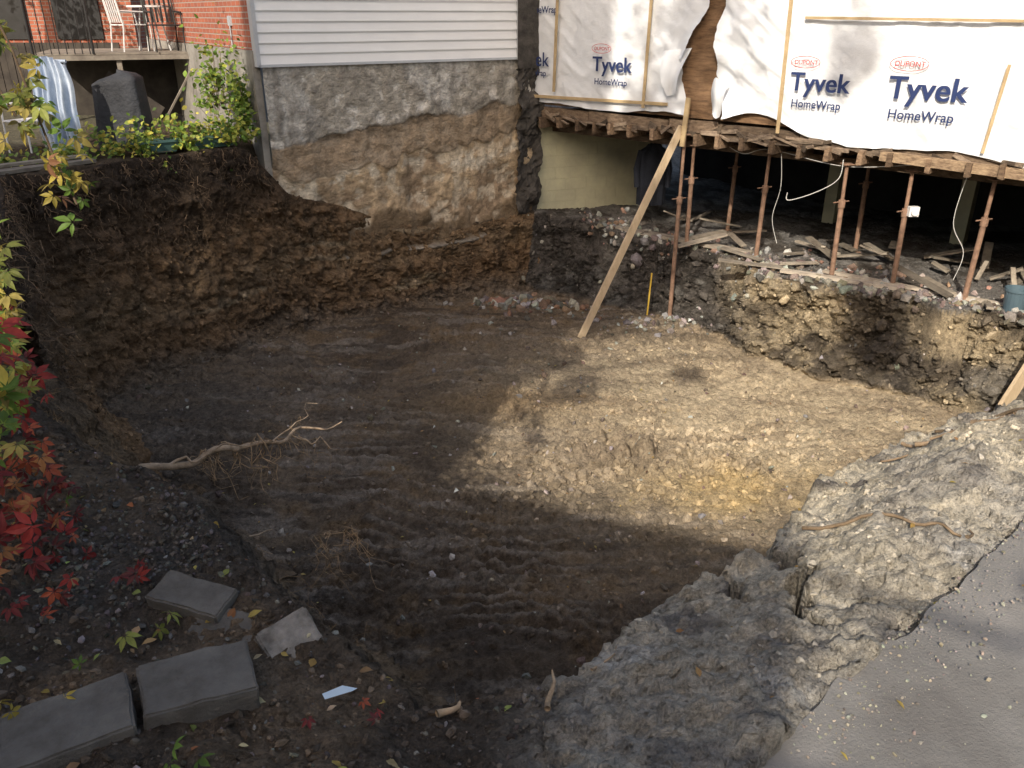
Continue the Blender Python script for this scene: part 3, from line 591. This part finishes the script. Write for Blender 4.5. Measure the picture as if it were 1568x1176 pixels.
# ------------------------------------------------------------------ left yard
M_deck=mat('deck_wood',(.27,.24,.2),(.15,.13,.11),4,.85,.005,30);M_dk=mat('dark_boards',(.07,.06,.05),(.035,.03,.027),4,.9)
D_=empty('raised_deck',(-5.35,15.3,0),math.atan2(.35,.95)+math.pi)
mb=MB()
for i in range(16): mb.box(0,2.6,-.14*i-.13,-.14*i,1.08,1.11)
mb.obj('boards',[M_deck],D_)
mb=MB();mb.box(0,2.6,.005,.04,1.0,1.075)
for q in(.05,1.3,2.5): mb.box(q,q+.08,-.1,-.01,-.05,1.0);mb.box(q,q+.08,-2.1,-2.01,-.05,1.0)
mb.beam((.1,.06,1.0),(.75,.3,.05),.03,.03);mb.obj('frame',[M_deck],D_)
mb=MB();mb.box(0,2.6,-1.2,-1.15,-.05,1.05);mb.beam((.9,-.2,.0),(1.7,-.25,.62),.5,.02,up=(0,1,.2));mb.obj('underside_dark_backing_and_board',[M_dk],D_)  # added dark panel stands in for shade under the deck, plus leaning board
mb=MB()
mb.tube([(1.7,0,1.95),(2.6,0,1.95)],.02,8)
for i in range(8): mb.tube([(1.75+i*.115,0,1.1),(1.75+i*.115,0,1.95)],.009,6)
for q in(1.7,2.6):mb.tube([(q,0,1.1),(q,0,2.0)],.022,8)
mb.obj('railing',[M_black],D_)
def chair(loc,rz,M):
    e=empty('patio_chair',loc,rz);mb=MB()
    for a in(-.24,.24):
        mb.tube([(a,-.25,0),(a,-.24,.42),(a,-.22,.62)],.013,6);mb.tube([(a,.28,0),(a,.22,.42),(a,.3,.92)],.013,6);mb.tube([(a,-.25,.62),(a,.24,.64)],.015,6)
    for z,y in((.42,-.24),(.42,.22)):mb.tube([(-.24,y,z),(.24,y,z)],.012,6)
    mb.tube([(-.24,.3,.92),(.24,.3,.92)],.014,6);mb.obj('frame',[M],e)
    mb=MB()
    for i in range(6): mb.box(-.23,.23,-.23+i*.077,-.17+i*.077,.42,.432)
    for i in range(6): mb.beam((-.2+i*.08,.225,.46),(-.2+i*.08,.295,.9),.035,.008,up=(0,1,0))
    mb.obj('slats',[M],e);return e
M_white=mat('white_paint',(.7,.7,.7),(.6,.6,.6),3,.5)
chair((-5.95,15.35,1.11),.6,M_black);chair((-6.6,15.5,1.11),2.4,M_white)
chair((-6.35,11.35,0),-.5,M_white)
e=empty('patio_table',(-6.35,15.8,1.11));mb=MB();mb.tube([(0,0,.70),(0,0,.73)],.36,24);mb.obj('top',[M_white],e);mb=MB()
for a in range(4):mb.tube([(.28*math.cos(a*1.57),.28*math.sin(a*1.57),0),(.15*math.cos(a*1.57),.15*math.sin(a*1.57),.7)],.014,6)
mb.obj('legs',[M_white],e)
mb=MB();u=np.linspace(-1,1,60);v=np.linspace(0,1,40);U,Vv=np.meshgrid(u,v,indexing='ij')
x=-5.85+.23*U*(1-.30*Vv+.25*np.sin(Vv*3))+.12*Vv+.02*np.sin(Vv*9);zz=1.22-.10*U*U-1.2*Vv*(1-.15*U);y=11.05-.14*Vv+.05*np.sin(U*8+2*Vv)*(.3+Vv)+.035*np.sin(U*19+1.5*Vv)
mb.grid(np.stack([x,y,np.maximum(zz,.02)],-1));mb.tube([(-6.08,11.12,1.16),(-5.62,11.12,1.16)],.02);mb.tube([(-6.06,11.12,0),(-6.06,11.12,1.17)],.015);mb.tube([(-5.64,11.12,0),(-5.64,11.12,1.17)],.015)
mb.obj('draped_cloth',[mat('pale_blue_cloth',(.62,.68,.76),(.20,.27,.40),1.8,.9,.01,20,stretch=(3,1,1))],smooth=True)
mb=MB();u=np.linspace(0,2*np.pi,49);hs=np.linspace(0,1,22);U,Hh=np.meshgrid(u,hs,indexing='ij')
pw=lambda a:np.sign(a)*np.abs(a)**.4
rr=1.05-.15*Hh-.85*sst(.93,1.0,Hh)+.04*np.sin(U*9)*(1-Hh)
mb.grid(np.stack([-5.3+.33*pw(np.cos(U))*rr,11.75+.22*pw(np.sin(U))*rr,Hh*.98+.05*np.cos(U)*Hh],-1));mb.obj('covered_barbecue',[mat('dark_cover',(.05,.052,.06),(.028,.029,.033),3,.7,.03,9)],smooth=True)
mb=MB();mb.beam((-6.4,9.1,.03),(-5.2,10.45,.05),.2,.04,c=(.5,.5,.5));mb.beam((-6.5,9.3,.07),(-5.3,10.5,.1),.12,.03,c=(.7,.7,.67));mb.obj('edging_board',[M_old2])
M_teal=mat('teal_plastic',(.08,.15,.14),(.055,.11,.105),3,.5)
for (x,y) in((-4.75,11.25),(-4.15,11.8)):
    mb=MB();v=[]
    ex_=np.array([.74,.67]);ey=np.array([-.67,.74])
    for z,a,b in((.02,.26,.07),(.15,.31,.10),(.15,.33,.115),(.18,.33,.115),(.18,.29,.09),(.12,.29,.09)):
        for i,k2 in((-1,-1),(1,-1),(1,1),(-1,1)): p=np.array([x,y])+ex_*a*i+ey*b*k2;v.append((p[0],p[1],z))
    f_=[(r*4+i,r*4+(i+1)%4,(r+1)*4+(i+1)%4,(r+1)*4+i) for r in range(5) for i in range(4)]+[(20,21,22,23),(3,2,1,0)]
    mb.add(v,f_);mb.obj('planter_box',[M_teal])
# ------------------------------------------------------------------ foliage
M_leaf=mat('leaf',(1.15,1.15,1.15),(.75,.75,.75),20,.55,0,vcol=True,trans=.35,spec=.3,detail=2)
M_stem=mat('stem',(.16,.11,.07),(.08,.055,.035),20,.9)
def leafT(wd=1.):
    prof=[(.12,.07),(.3,.19),(.36,.18),(.5,.225),(.56,.20),(.72,.15),(.78,.12),(.92,.04)]
    prof=[(a,b*wd) for a,b in prof]
    mid=[(t,0,.0-.08*t*t) for t,_ in prof];l=[(t,w_,.05*w_/.2-.08*t*t) for t,w_ in prof];r=[(t,-w_,.05*w_/.2-.08*t*t) for t,w_ in prof]
    V=[(0,0,0)]+mid+l+r+[(1.04,0,-.1)];n=len(prof);F=[]
    F.append((0,1,1+n));F.append((0,1+2*n,1))
    for i in range(n-1):F.append((1+i,2+i,2+n+i,1+n+i));F.append((1+i,1+2*n+i,2+2*n+i,2+i))
    F.append((n,len(V)-1,2*n));F.append((n,3*n,len(V)-1));return np.array(V),F
LT,LF=leafT()
def compT():
    V=[];F=[];o=0
    for a,k in zip([-105,-52,0,52,105],[.55,.85,1,.85,.55]):
        a=math.radians(a);R=np.array([[math.cos(a),-math.sin(a),0],[math.sin(a),math.cos(a),0],[0,0,1]])
        P=(LT*np.array([1,.98,1])*k+np.array([.08,0,0]))@R.T;P[:,2]-=.12*abs(a)*LT[:,0]+.16*LT[:,0]**2;V.append(P);F+=[tuple(q+o for q in f) for f in LF];o+=len(LT)
    return np.concatenate(V),F
CT,CF=compT()
def orient(n,normal,spread):
    nm=np.array(normal)[None]+rng.normal(0,spread,(n,3));nm/=np.linalg.norm(nm,axis=1)[:,None]
    t=rng.normal(size=(n,3));t[:,2]-=.6;t-=nm*(t*nm).sum(1)[:,None];t/=np.linalg.norm(t,axis=1)[:,None]
    return np.stack([t,np.cross(nm,t),nm],-1)
def creeper(name,pos,size,pal,normal=(.3,-.7,.6),spread=.55,stems=None):
    mb=MB();n=len(pos);M=orient(n,normal,spread)*size[:,None,None]
    mb.inst(CT,CF,M,pos,pal,0)
    if stems:
        for p,r in stems: mb.tube(p,r,6,1,c=(1,1,1))
    return mb.obj(name,[M_leaf,M_stem])
RED=[(.30,.04,.035),(.20,.03,.03),(.38,.09,.045),(.13,.03,.03)];GRN=[(.12,.2,.035),(.18,.25,.045),(.25,.27,.06)];YEL=[(.46,.36,.07),(.38,.3,.08)];ORG=[(.40,.18,.07)]
pos=[];cl=[];sz=[]
n=320
for i in range(n):
    h=random.random();y=random.uniform(2.0,3.4);z=.02+.92*h**1.15
    xe=-.622*(y*.912+.41*(1.7-z))
    xb=xe+(.03+.19*max(0,1-abs(h-.25)*1.6))*random.random()**.7-random.random()**1.5*.35
    pos.append((xb,y,z));c=random.choice(RED*2+ORG if z<.42 else (GRN*2+YEL+RED[:1]) ) ;cl.append(c);sz.append(random.uniform(.035,.08))
cl=np.array(cl)*rng.uniform(.5,1.3,(n,1))
st=[]
for i in range(0,n,3):
    p=Vector(pos[i]);a=p+Vector((-.15,.02,-.12));st.append(([a,(a+p)/2+Vector((0,0,.02)),p],[.003,.0025,.002]))
creeper('creeper_vine',np.array(pos),np.array(sz),cl,stems=st)
pos=[];cl=[];sz=[]
for (x,y,k,pal) in[(-1.25,2.2,5,RED),(-1.42,2.05,8,RED),(-1.55,2.35,10,RED+ORG),(-1.33,1.55,7,GRN+YEL),(-1.12,1.9,4,GRN),(-.80,1.42,4,GRN),(-.42,1.72,4,RED),(-1.7,2.7,10,RED),(-1.62,2.5,8,RED+GRN)]:
    for i in range(k):
        px=x+random.gauss(0,.07);py=y+random.gauss(0,.06);pos.append((px,py,float(tz(np.array([px]),np.array([py]))[0])+random.uniform(.02,.12)));cl.append(random.choice(pal));sz.append(random.uniform(.025,.055))
creeper('creeper_shoots',np.array(pos),np.array(sz),np.array(cl)*rng.uniform(.6,1.1,(len(cl),1)),normal=(.1,-.4,.9))
mb=MB();mb.box(-2.95,-2.85,2.75,2.85,-.2,2.9);mb.box(-2.98,-2.82,2.72,2.88,2.9,2.93);mb.beam((-2.9,2.8,2.75),(-4.6,4.2,2.75),.05,.09);mb.box(-4.65,-4.55,4.15,4.25,-.2,2.9);mb.obj('trellis_frame',[M_deck])
st=[];pos=[];cl=[];sz=[]
for pts in([(-2.9,2.8,2.8),(-2.1,2.95,2.7),(-1.85,3.0,2.1),(-1.72,3.05,1.6),(-1.66,3.05,1.25),(-1.6,3.05,1.02)],[(-2.9,2.8,2.8),(-2.1,2.9,2.6),(-1.92,3.0,1.9),(-1.78,3.0,1.5),(-1.72,3.0,1.35)],[(-2.9,2.8,2.5),(-2.2,2.9,2.1),(-2.0,3.0,1.8),(-1.88,3.0,1.5)]):
    P=[];m_=len(pts)
    for i in range(m_-1):
        for t in np.linspace(0,1,6,endpoint=False):P.append(Vector(pts[i]).lerp(Vector(pts[i+1]),t))
    st.append((P,[.004]*len(P)))
    for p in P[6:]:
        for q in range(3):
            pos.append((p.x+random.gauss(0,.045),p.y+random.gauss(0,.04),p.z+random.gauss(0,.04)));cl.append(random.choice(GRN*2+YEL if p.z>1.25 else YEL+GRN[:1]+[(.25,.12,.06)]));sz.append(random.uniform(.035,.07))
creeper('hanging_vine',np.array(pos),np.array(sz),np.array(cl)*rng.uniform(.6,1.2,(len(cl),1)),stems=st)
def folia(name,clumps,pal,ls):
    mb=MB()
    for (x,y,z0,rx,ry,rz,n) in clumps:
        p=rng.normal(0,.42,(n,3))*np.array([rx,ry,rz]);p[:,0]+=x;p[:,1]+=y;p[:,2]=np.abs(p[:,2]+rz*.4)+z0
        p+= .25*np.array([rx,ry,rz])*np.stack([vn(p[:,0]*5,p[:,1]*5,p[:,2]*5,i) for i in(1,2,3)],1)
        M=orient(n,(0,-.5,.8),.6)*(ls*rng.uniform(.6,1.4,n))[:,None,None]
        c=colr(n,pal,.35,.1);mb.inst(LT*np.array([1,1.6,1]),LF,M,p,c,0)
        for i in range(int(n/22)):
            q=p[rng.integers(0,n)];mb.tube([(x+random.gauss(0,rx*.3),y+random.gauss(0,ry*.3),z0),((x+q[0])/2,(y+q[1])/2,q[2]*.6),tuple(q)],[.006,.005,.003],5,1)
    return mb.obj(name,[M_leaf,M_stem])
GP=[(.14,.22,.035),(.22,.3,.055),(.38,.4,.07),(.08,.14,.03),(.48,.43,.08)]
folia('garden_plants',[(-5.0,11.05,.05,.5,.35,.3,420),(-4.5,11.5,.05,.5,.3,.35,520),(-4.0,11.85,.08,.45,.25,.35,460),(-5.6,10.6,.02,.4,.3,.2,200),(-6.3,10.2,.02,.5,.4,.15,160)],GP,.07)
folia('climbing_shrub',[(-3.8,12.15,.4,.16,.22,.6,300),(-4.3,12.7,.5,.4,.4,.7,420),(-3.75,12.0,.1,.16,.16,.4,160)],GP[:4]+GP[:2],.075)
folia('trailing_weeds',[(-3.9,11.6,-.3,.12,.1,.3,40),(-4.6,10.9,-.2,.2,.1,.25,50)],GP,.05)
mb=MB();n=170;x=rng.uniform(-1.9,.1,n);y=rng.uniform(1.3,3.4,n);k=pit_s(x,y)<.2;x,y=x[k],y[k];n=len(x)
mb.inst(LT*np.array([1,1.3,1.5]),LF,orient(n,(0,0,1),.35)*rng.uniform(.02,.05,n)[:,None,None],np.stack([x,y,tz(x,y)+.015],1),colr(n,[(.4,.3,.08),(.3,.12,.05),(.3,.2,.1),(.25,.3,.08),(.45,.38,.22)],.3))
n=500;x=rng.uniform(-3,5.5,n);y=rng.uniform(4.5,11,n);k=pit_s(x,y)>.7;x,y=x[k],y[k];n=len(x)
mb.inst(LT*np.array([1,1.3,1.5]),LF,orient(n,(0,0,1),.3)*rng.uniform(.02,.05,n)[:,None,None],np.stack([x,y,tz(x,y)+.015],1),colr(n,[(.38,.28,.1),(.3,.2,.1),(.2,.13,.07)],.3))
n=90;x=rng.uniform(.4,3,n);y=rng.uniform(1.2,4,n);k=pit_s(x,y)<.2;x,y=x[k],y[k];n=len(x);sd=(x-.69)*.655-(y-1.54)*.755
mb.inst(LT*np.array([1,1.3,1.5]),LF,orient(n,(0,0,1),.3)*rng.uniform(.015,.035,n)[:,None,None],np.stack([x,y,np.where(sd>0,.036,tz(x,y)+.012)],1),colr(n,[(.4,.3,.08),(.35,.2,.08)],.3))
mb.obj('fallen_leaves',[M_leaf])
# ------------------------------------------------------------------ roots
M_root=mat('root_bark',(.40,.30,.21),(.18,.13,.085),18,.9,.004,60,vcol=True)
def wig(a,b,n,amp,sag=0,seed=0):
    a=Vector(a);b=Vector(b);P=[]
    for i in range(n+1):
        t=i/n;p=a.lerp(b,t)
        P.append(p+Vector((mnoise.noise((t*4,seed,0))*amp*min(t*3,1),mnoise.noise((t*4,seed,5))*amp*min(t*3,1),mnoise.noise((t*4,seed,9))*amp*min(t*3,1)-sag*t*t)))
    return P
def taper(n,r,e=.25): return [r*(1-(1-e)*i/n) for i in range(n+1)]
mb=MB()
R1=wig((-2.2,3.7,-.55),(-1.60,4.2,-.60),14,.06,0,1);mb.tube(R1,taper(14,.024,.75),8)
R2=wig(R1[-1],(-1.03,4.45,-.55),16,.07,0,2);mb.tube(R2,taper(16,.017,.2),7)
mb.tube(wig(R1[7],(-1.45,4.12,-.48),10,.07,0,3),taper(10,.010),6);mb.tube(wig(R2[8],(-1.02,4.3,-.66),10,.07,0,7),taper(10,.007),5);mb.tube(wig(R2[5],(-1.2,4.6,-.5),10,.07,0,8),taper(10,.006),5)
for k_ in range(90):
    c0=random.choice([R1[10],R1[12],R2[2],R2[5],R2[9],Vector((-1.5,3.7,-1.0)),Vector((-1.35,3.6,-1.1)),Vector((-1.1,3.9,-1.0)),Vector((-.95,4.0,-1.05))])
    a=Vector(c0)+Vector((random.gauss(0,.03),random.gauss(0,.03),random.gauss(0,.02)));b=a+Vector((random.uniform(-.15,.25),random.uniform(-.12,.15),random.uniform(-.32,-.02)))
    b_=random.uniform(.8,1.5);mb.tube(wig(a,b,8,.10,0,k_*1.7),taper(8,random.uniform(.0015,.0045)),4,c=(b_,b_*.93,b_*.80))
mb.tube(wig((-1.75,3.3,-.75),(-1.3,3.75,-.85),12,.08,0,50),taper(12,.014),6)
mb.obj('protruding_root',[M_root],smooth=True)
mb=MB()
def groot(pts,r,c=1.,lift=.01,e=.3):
    P=[]
    for i in range(len(pts)-1):
        for t in np.linspace(0,1,7,endpoint=False):
            x=pts[i][0]*(1-t)+pts[i+1][0]*t+mnoise.noise(((i+t)*1.6,3,r*99))*.05;y=pts[i][1]*(1-t)+pts[i+1][1]*t+mnoise.noise(((i+t)*1.6,8,r*99))*.05
            P.append((x,y,float(tz(np.array([x]),np.array([y]))[0])+r*.6+lift))
    k=len(P)-1
    z=np.array([p[2] for p in P]);z=np.convolve(np.pad(z,2,'edge'),np.ones(5)/5,'valid');P=[(p[0],p[1],zz) for p,zz in zip(P,z)]
    mb.tube(P,taper(k,r,e),7,c=(c,c*.97,c*.9))
groot([(1.17,2.78),(1.35,2.68),(1.5,2.52),(1.62,2.44)],.008,.7,e=.7)
groot([(1.62,2.44),(1.66,2.5)],.008,.4)
groot([(2.0,3.6),(2.3,3.5),(2.6,3.6)],.012,.9);groot([(2.0,3.72),(2.05,3.5),(2.02,3.35)],.01,1.);groot([(2.35,3.75),(2.4,3.4),(2.55,3.2),(2.7,3.0)],.012,.7);groot([(2.2,3.8),(2.7,3.75),(2.9,3.9)],.009,.5);groot([(2.25,3.3),(2.4,3.35),(2.6,3.1)],.008,.9);groot([(1.8,3.5),(2.1,3.55),(2.4,3.5)],.006,.9);groot([(2.1,3.6),(2.3,3.7),(2.5,3.65)],.006,.7)
groot([(1.9,3.3),(2.1,3.2),(2.2,3.3)],.006,.8);groot([(2.2,3.55),(2.5,3.45),(2.8,3.5)],.007,.6)
groot([(-.25,1.95),(-.12,2.0),(.02,2.02),(.14,2.08)],.007,1.);groot([(-.5,2.35),(-.35,2.6),(-.2,2.7)],.007);groot([(-.15,2.5),(.1,2.7),(.3,2.8)],.006,.8)
groot([(.1,1.75),(.14,1.95)],.010,1.1,.03);groot([(.24,1.9),(.33,2.05)],.005,1.1);groot([(-.2,1.8),(-.13,1.84)],.014,1.1)
mb.obj('loose_roots',[M_root],smooth=True)
mb=MB()
for k_ in range(950):
    i=int(rng.integers(0,int(np.searchsorted(kk,2.9))));j=int(12+random.random()**1.6*62)
    p=Vector(Pn[i,j])+Vector((hx[i],hy[i],0))*.01;l=random.uniform(.06,.32);q=p+Vector((random.gauss(.0,.08)+hx[i]*.06,random.gauss(0,.03)+hy[i]*.06,-l))
    b=random.uniform(.25,.9);mb.tube(wig(p,q,6,.12,0,k_*1.3),taper(6,random.uniform(.002,.006)),4,c=(b,b*.92,b*.85))
for k_ in range(260):
    x=random.uniform(-2.8,.0);y=2.2+(-x)*.62+random.uniform(-.1,.6);z=float(tz(np.array([x]),np.array([y]))[0])
    mb.tube(wig((x,y,z),(x+random.gauss(0,.12),y+random.gauss(.05,.08),z+random.uniform(-.1,.1)),6,.12,0,k_),taper(6,.0022),4,c=(.8,.7,.55))
mb.obj('exposed_roots',[M_root])
# ------------------------------------------------------------------ paving stones at left
M_pav=mat('paver_concrete',(.14,.131,.121),(.08,.073,.066),9,.95,.008,70,c3=(.11,.102,.095));M_pale=mat('pale_block',(.34,.315,.29),(.08,.072,.065),7,.9,.012,30)
def block(name,c,size,rot,M,j=.008,seg=7):
    import bmesh
    bm=bmesh.new();bmesh.ops.create_cube(bm,size=1);bmesh.ops.scale(bm,vec=size,verts=bm.verts)
    bmesh.ops.bevel(bm,geom=bm.edges[:],offset=.006,segments=2,affect='EDGES');bmesh.ops.subdivide_edges(bm,edges=[e for e in bm.edges if e.calc_length()>.06],cuts=seg,use_grid_fill=True)
    for v in bm.verts:
        q=mnoise.noise_vector(v.co*9+Vector(c)*5)*j+mnoise.noise_vector(v.co*30+Vector(c)*5)*j*.5;v.co+=q
    me=bpy.data.meshes.new(name);bm.to_mesh(me);bm.free();me.materials.append(M);o=bpy.data.objects.new(name,me);S.collection.objects.link(o);o.location=c;o.rotation_euler=rot;return o
block('paving_stone',(-.86,1.72,.0),(.29,.20,.12),(.06,.06,.45),M_pav);block('paving_stone',(-1.14,1.57,-.005),(.31,.21,.12),(.05,-.03,.5),M_pav);block('paving_stone',(-1.42,1.42,-.01),(.3,.21,.12),(0,0,.52),M_pav)
block('paving_stone',(-1.02,2.12,-.01),(.25,.13,.07),(.15,.1,-.25),M_pav);block('paving_stone',(-.90,2.02,-.07),(.2,.16,.06),(.3,.15,-.1),M_pav)
block('broken_block',(-.70,2.02,-.10),(.17,.14,.15),(.7,-.15,.7),M_pale,.009)
mb=MB();mb.add([(-.50,1.66,.03),(-.43,1.685,.035),(-.42,1.70,.03),(-.46,1.70,.04),(-.51,1.675,.035)],[(0,1,2,3,4)]);mb.obj('plastic_litter',[mat('pale_blue_plastic',(.45,.55,.65),(.4,.5,.6),3,.3)])
mb=MB()
for (x,y,q) in((-.58,7.0,.05),(.62,12.6,.06),(2.7,11.9,.07),(-.9,8.3,.03),(1.9,9.6,.03),(3.2,8.2,.03)):
    z=float(tz(np.array([x]),np.array([y]))[0])+.03
    mb.add([(x,y,z),(x+q,y+.01,z+.02),(x+q*1.1,y+q*.8,z),(x+.02,y+q,z+.03),(x+q*.5,y+q*.5,z+.035)],[(0,1,4),(1,2,4),(2,3,4),(3,0,4)])
mb.obj('paper_litter',[mat('paper',(.6,.62,.58),(.5,.52,.5),5,.7)])
# ------------------------------------------------------------------ far background
B=empty('brick_building',(0,0,0))
mb=MB();mb.box(-16,-8.2,19.5,20,0,7);mb.obj('wall',[M_brick],B)
mb=MB()
for x in(-14,-11.5,-9.9): mb.box(x,x+1,19.46,19.49,1.2,3)
mb.obj('windows',[M_black],B)
mb=MB()
for i in range(60): mb.box(-16+i*.14,-15.87+i*.14,17.2+.01*(i%2),17.23+.01*(i%2),0,1.2)
mb.obj('wooden_fence',[M_dk])
def tree(name,base,h,crown,nl,ls,pal):
    mb=MB();bx,by=base;tr_=wig((bx,by,-.2),(bx,by,h*.75),12,.6,0,bx);tr_[0]=Vector((bx,by,-.2));mb.tube(tr_,taper(12,.24,.25),10,1)
    for (cx,cy,cz,r,dens) in crown:
        st_=tr_[min(range(13),key=lambda i:abs(tr_[i].z-(cz-1.6)))]
        mb.tube(wig(st_,(cx,cy,cz),8,.4,0,cz),taper(8,.05,.2),6,1)
        for q in range(7):
            d=Vector((random.gauss(0,1),random.gauss(0,1),random.gauss(0,.8))).normalized()*r*.8;mb.tube(wig((cx,cy,cz),Vector((cx,cy,cz))+d,5,.2,0,q),taper(5,.025),5,1)
        n=int(nl*dens);p=rng.normal(0,.5,(n,3))*r+np.array([cx,cy,cz]);p+=.5*r*np.stack([vn(p[:,0]*1.5,p[:,1]*1.5,p[:,2]*1.5,i) for i in(1,2,3)],1)
        mb.inst(LT*np.array([1,1.7,1]),LF,orient(n,(0,0,1),.8)*(ls*rng.uniform(.7,1.3,n))[:,None,None],p,colr(n,pal),0)
    return mb.obj(name,[M_leaf,M_stem])
def SW(c,w_): return (c*.937+w_*.349, -c*.349+w_*.937)
cr=[]  # leaf clumps of an unseen added tree, each placed to dapple the sunlight
for (c,z,r,d) in[(-2.9,9.9,.5,.9),(-2.3,10.9,.6,1),(-2.7,12.4,.9,1.3),(-1.9,14.2,1.0,1.1),(-.9,12.1,.35,.5),(.85,9.5,.40,1.2),(.8,10.4,.42,1.0),(-3.1,8.4,.25,.5),(-.9,15.4,.5,.6),(.2,13.4,.3,.35),
   (-2.5,7.6,.22,.45),(-1.3,8.4,.12,.2),(1.3,5.2,.25,.5),(1.75,5.4,.28,.6),(2.1,5.8,.25,.5)]:
    x,y=SW(c,-5);cr.append((x,y,z,r,d))
x,y=SW(-3.9,-5.2);tree('shadow_caster_tree',(x,y),14,cr,700,.14,GRN+YEL)
tree('shadow_caster_tree',(-10.8,17),8,[(-9.9,17,4,1.2,1),(-10.8,17,5.5,1.3,1),(-9,17.2,5.5,1.1,1)],900,.13,GRN+YEL)
M_ab=mat('pale_brick',(.55,.49,.42),(.46,.4,.34),1.5,.9);M_glass=mat('window_glass',(.05,.06,.07),(.04,.05,.06),2,.15,spec=.6)
rzb=-math.atan2(.349,.937)  # unseen blocks behind the camera, turned to the sun's bearing to cut its light
def caster_bld(name,c0,c1,w0,w1,h,st):
    e=empty(name,(0,0,0),rzb);mb=MB();mb.box(c0,c1,w0,w1,-.5,h);mb.box(c0-.15,c1+.0,w0,w1+.12,h,h+.15);mb.obj('walls',[M_ab],e)
    mb=MB();m2=MB()
    for k in range(st):
        z=1+k*3.0;q=c0+.5
        while q+1<c1-.2: mb.box(q,q+1,w1+.01,w1+.03,z,z+1.5);m2.box(q-.08,q+1.08,w1+.005,w1+.08,z-.12,z-.02);m2.box(q-.05,q+1.05,w1+.005,w1+.05,z+1.52,z+1.65);q+=1.7
    mb.obj('windows',[M_glass],e);m2.obj('sills',[M_cb],e)
caster_bld('shadow_caster_tall',-7.8,-3.25,-12,-8.15,20,6)  # added blockers: widths and heights set by the shadow edges wanted in the pit
caster_bld('shadow_caster_row',-3.2,.12,-12,-8.15,7.75,2)
caster_bld('shadow_caster_row',.17,9,-12,-8.15,6.75,2)
caster_bld('shadow_caster_row',-16,-7.85,-12,-8.15,12.2,4)
mb=MB();mb.box(-40,40,-7.2,-1.6,-.03,.012);o=mb.obj('road',[mat('asphalt',(.06,.06,.062),(.04,.04,.042),8,.9,.004,150)])
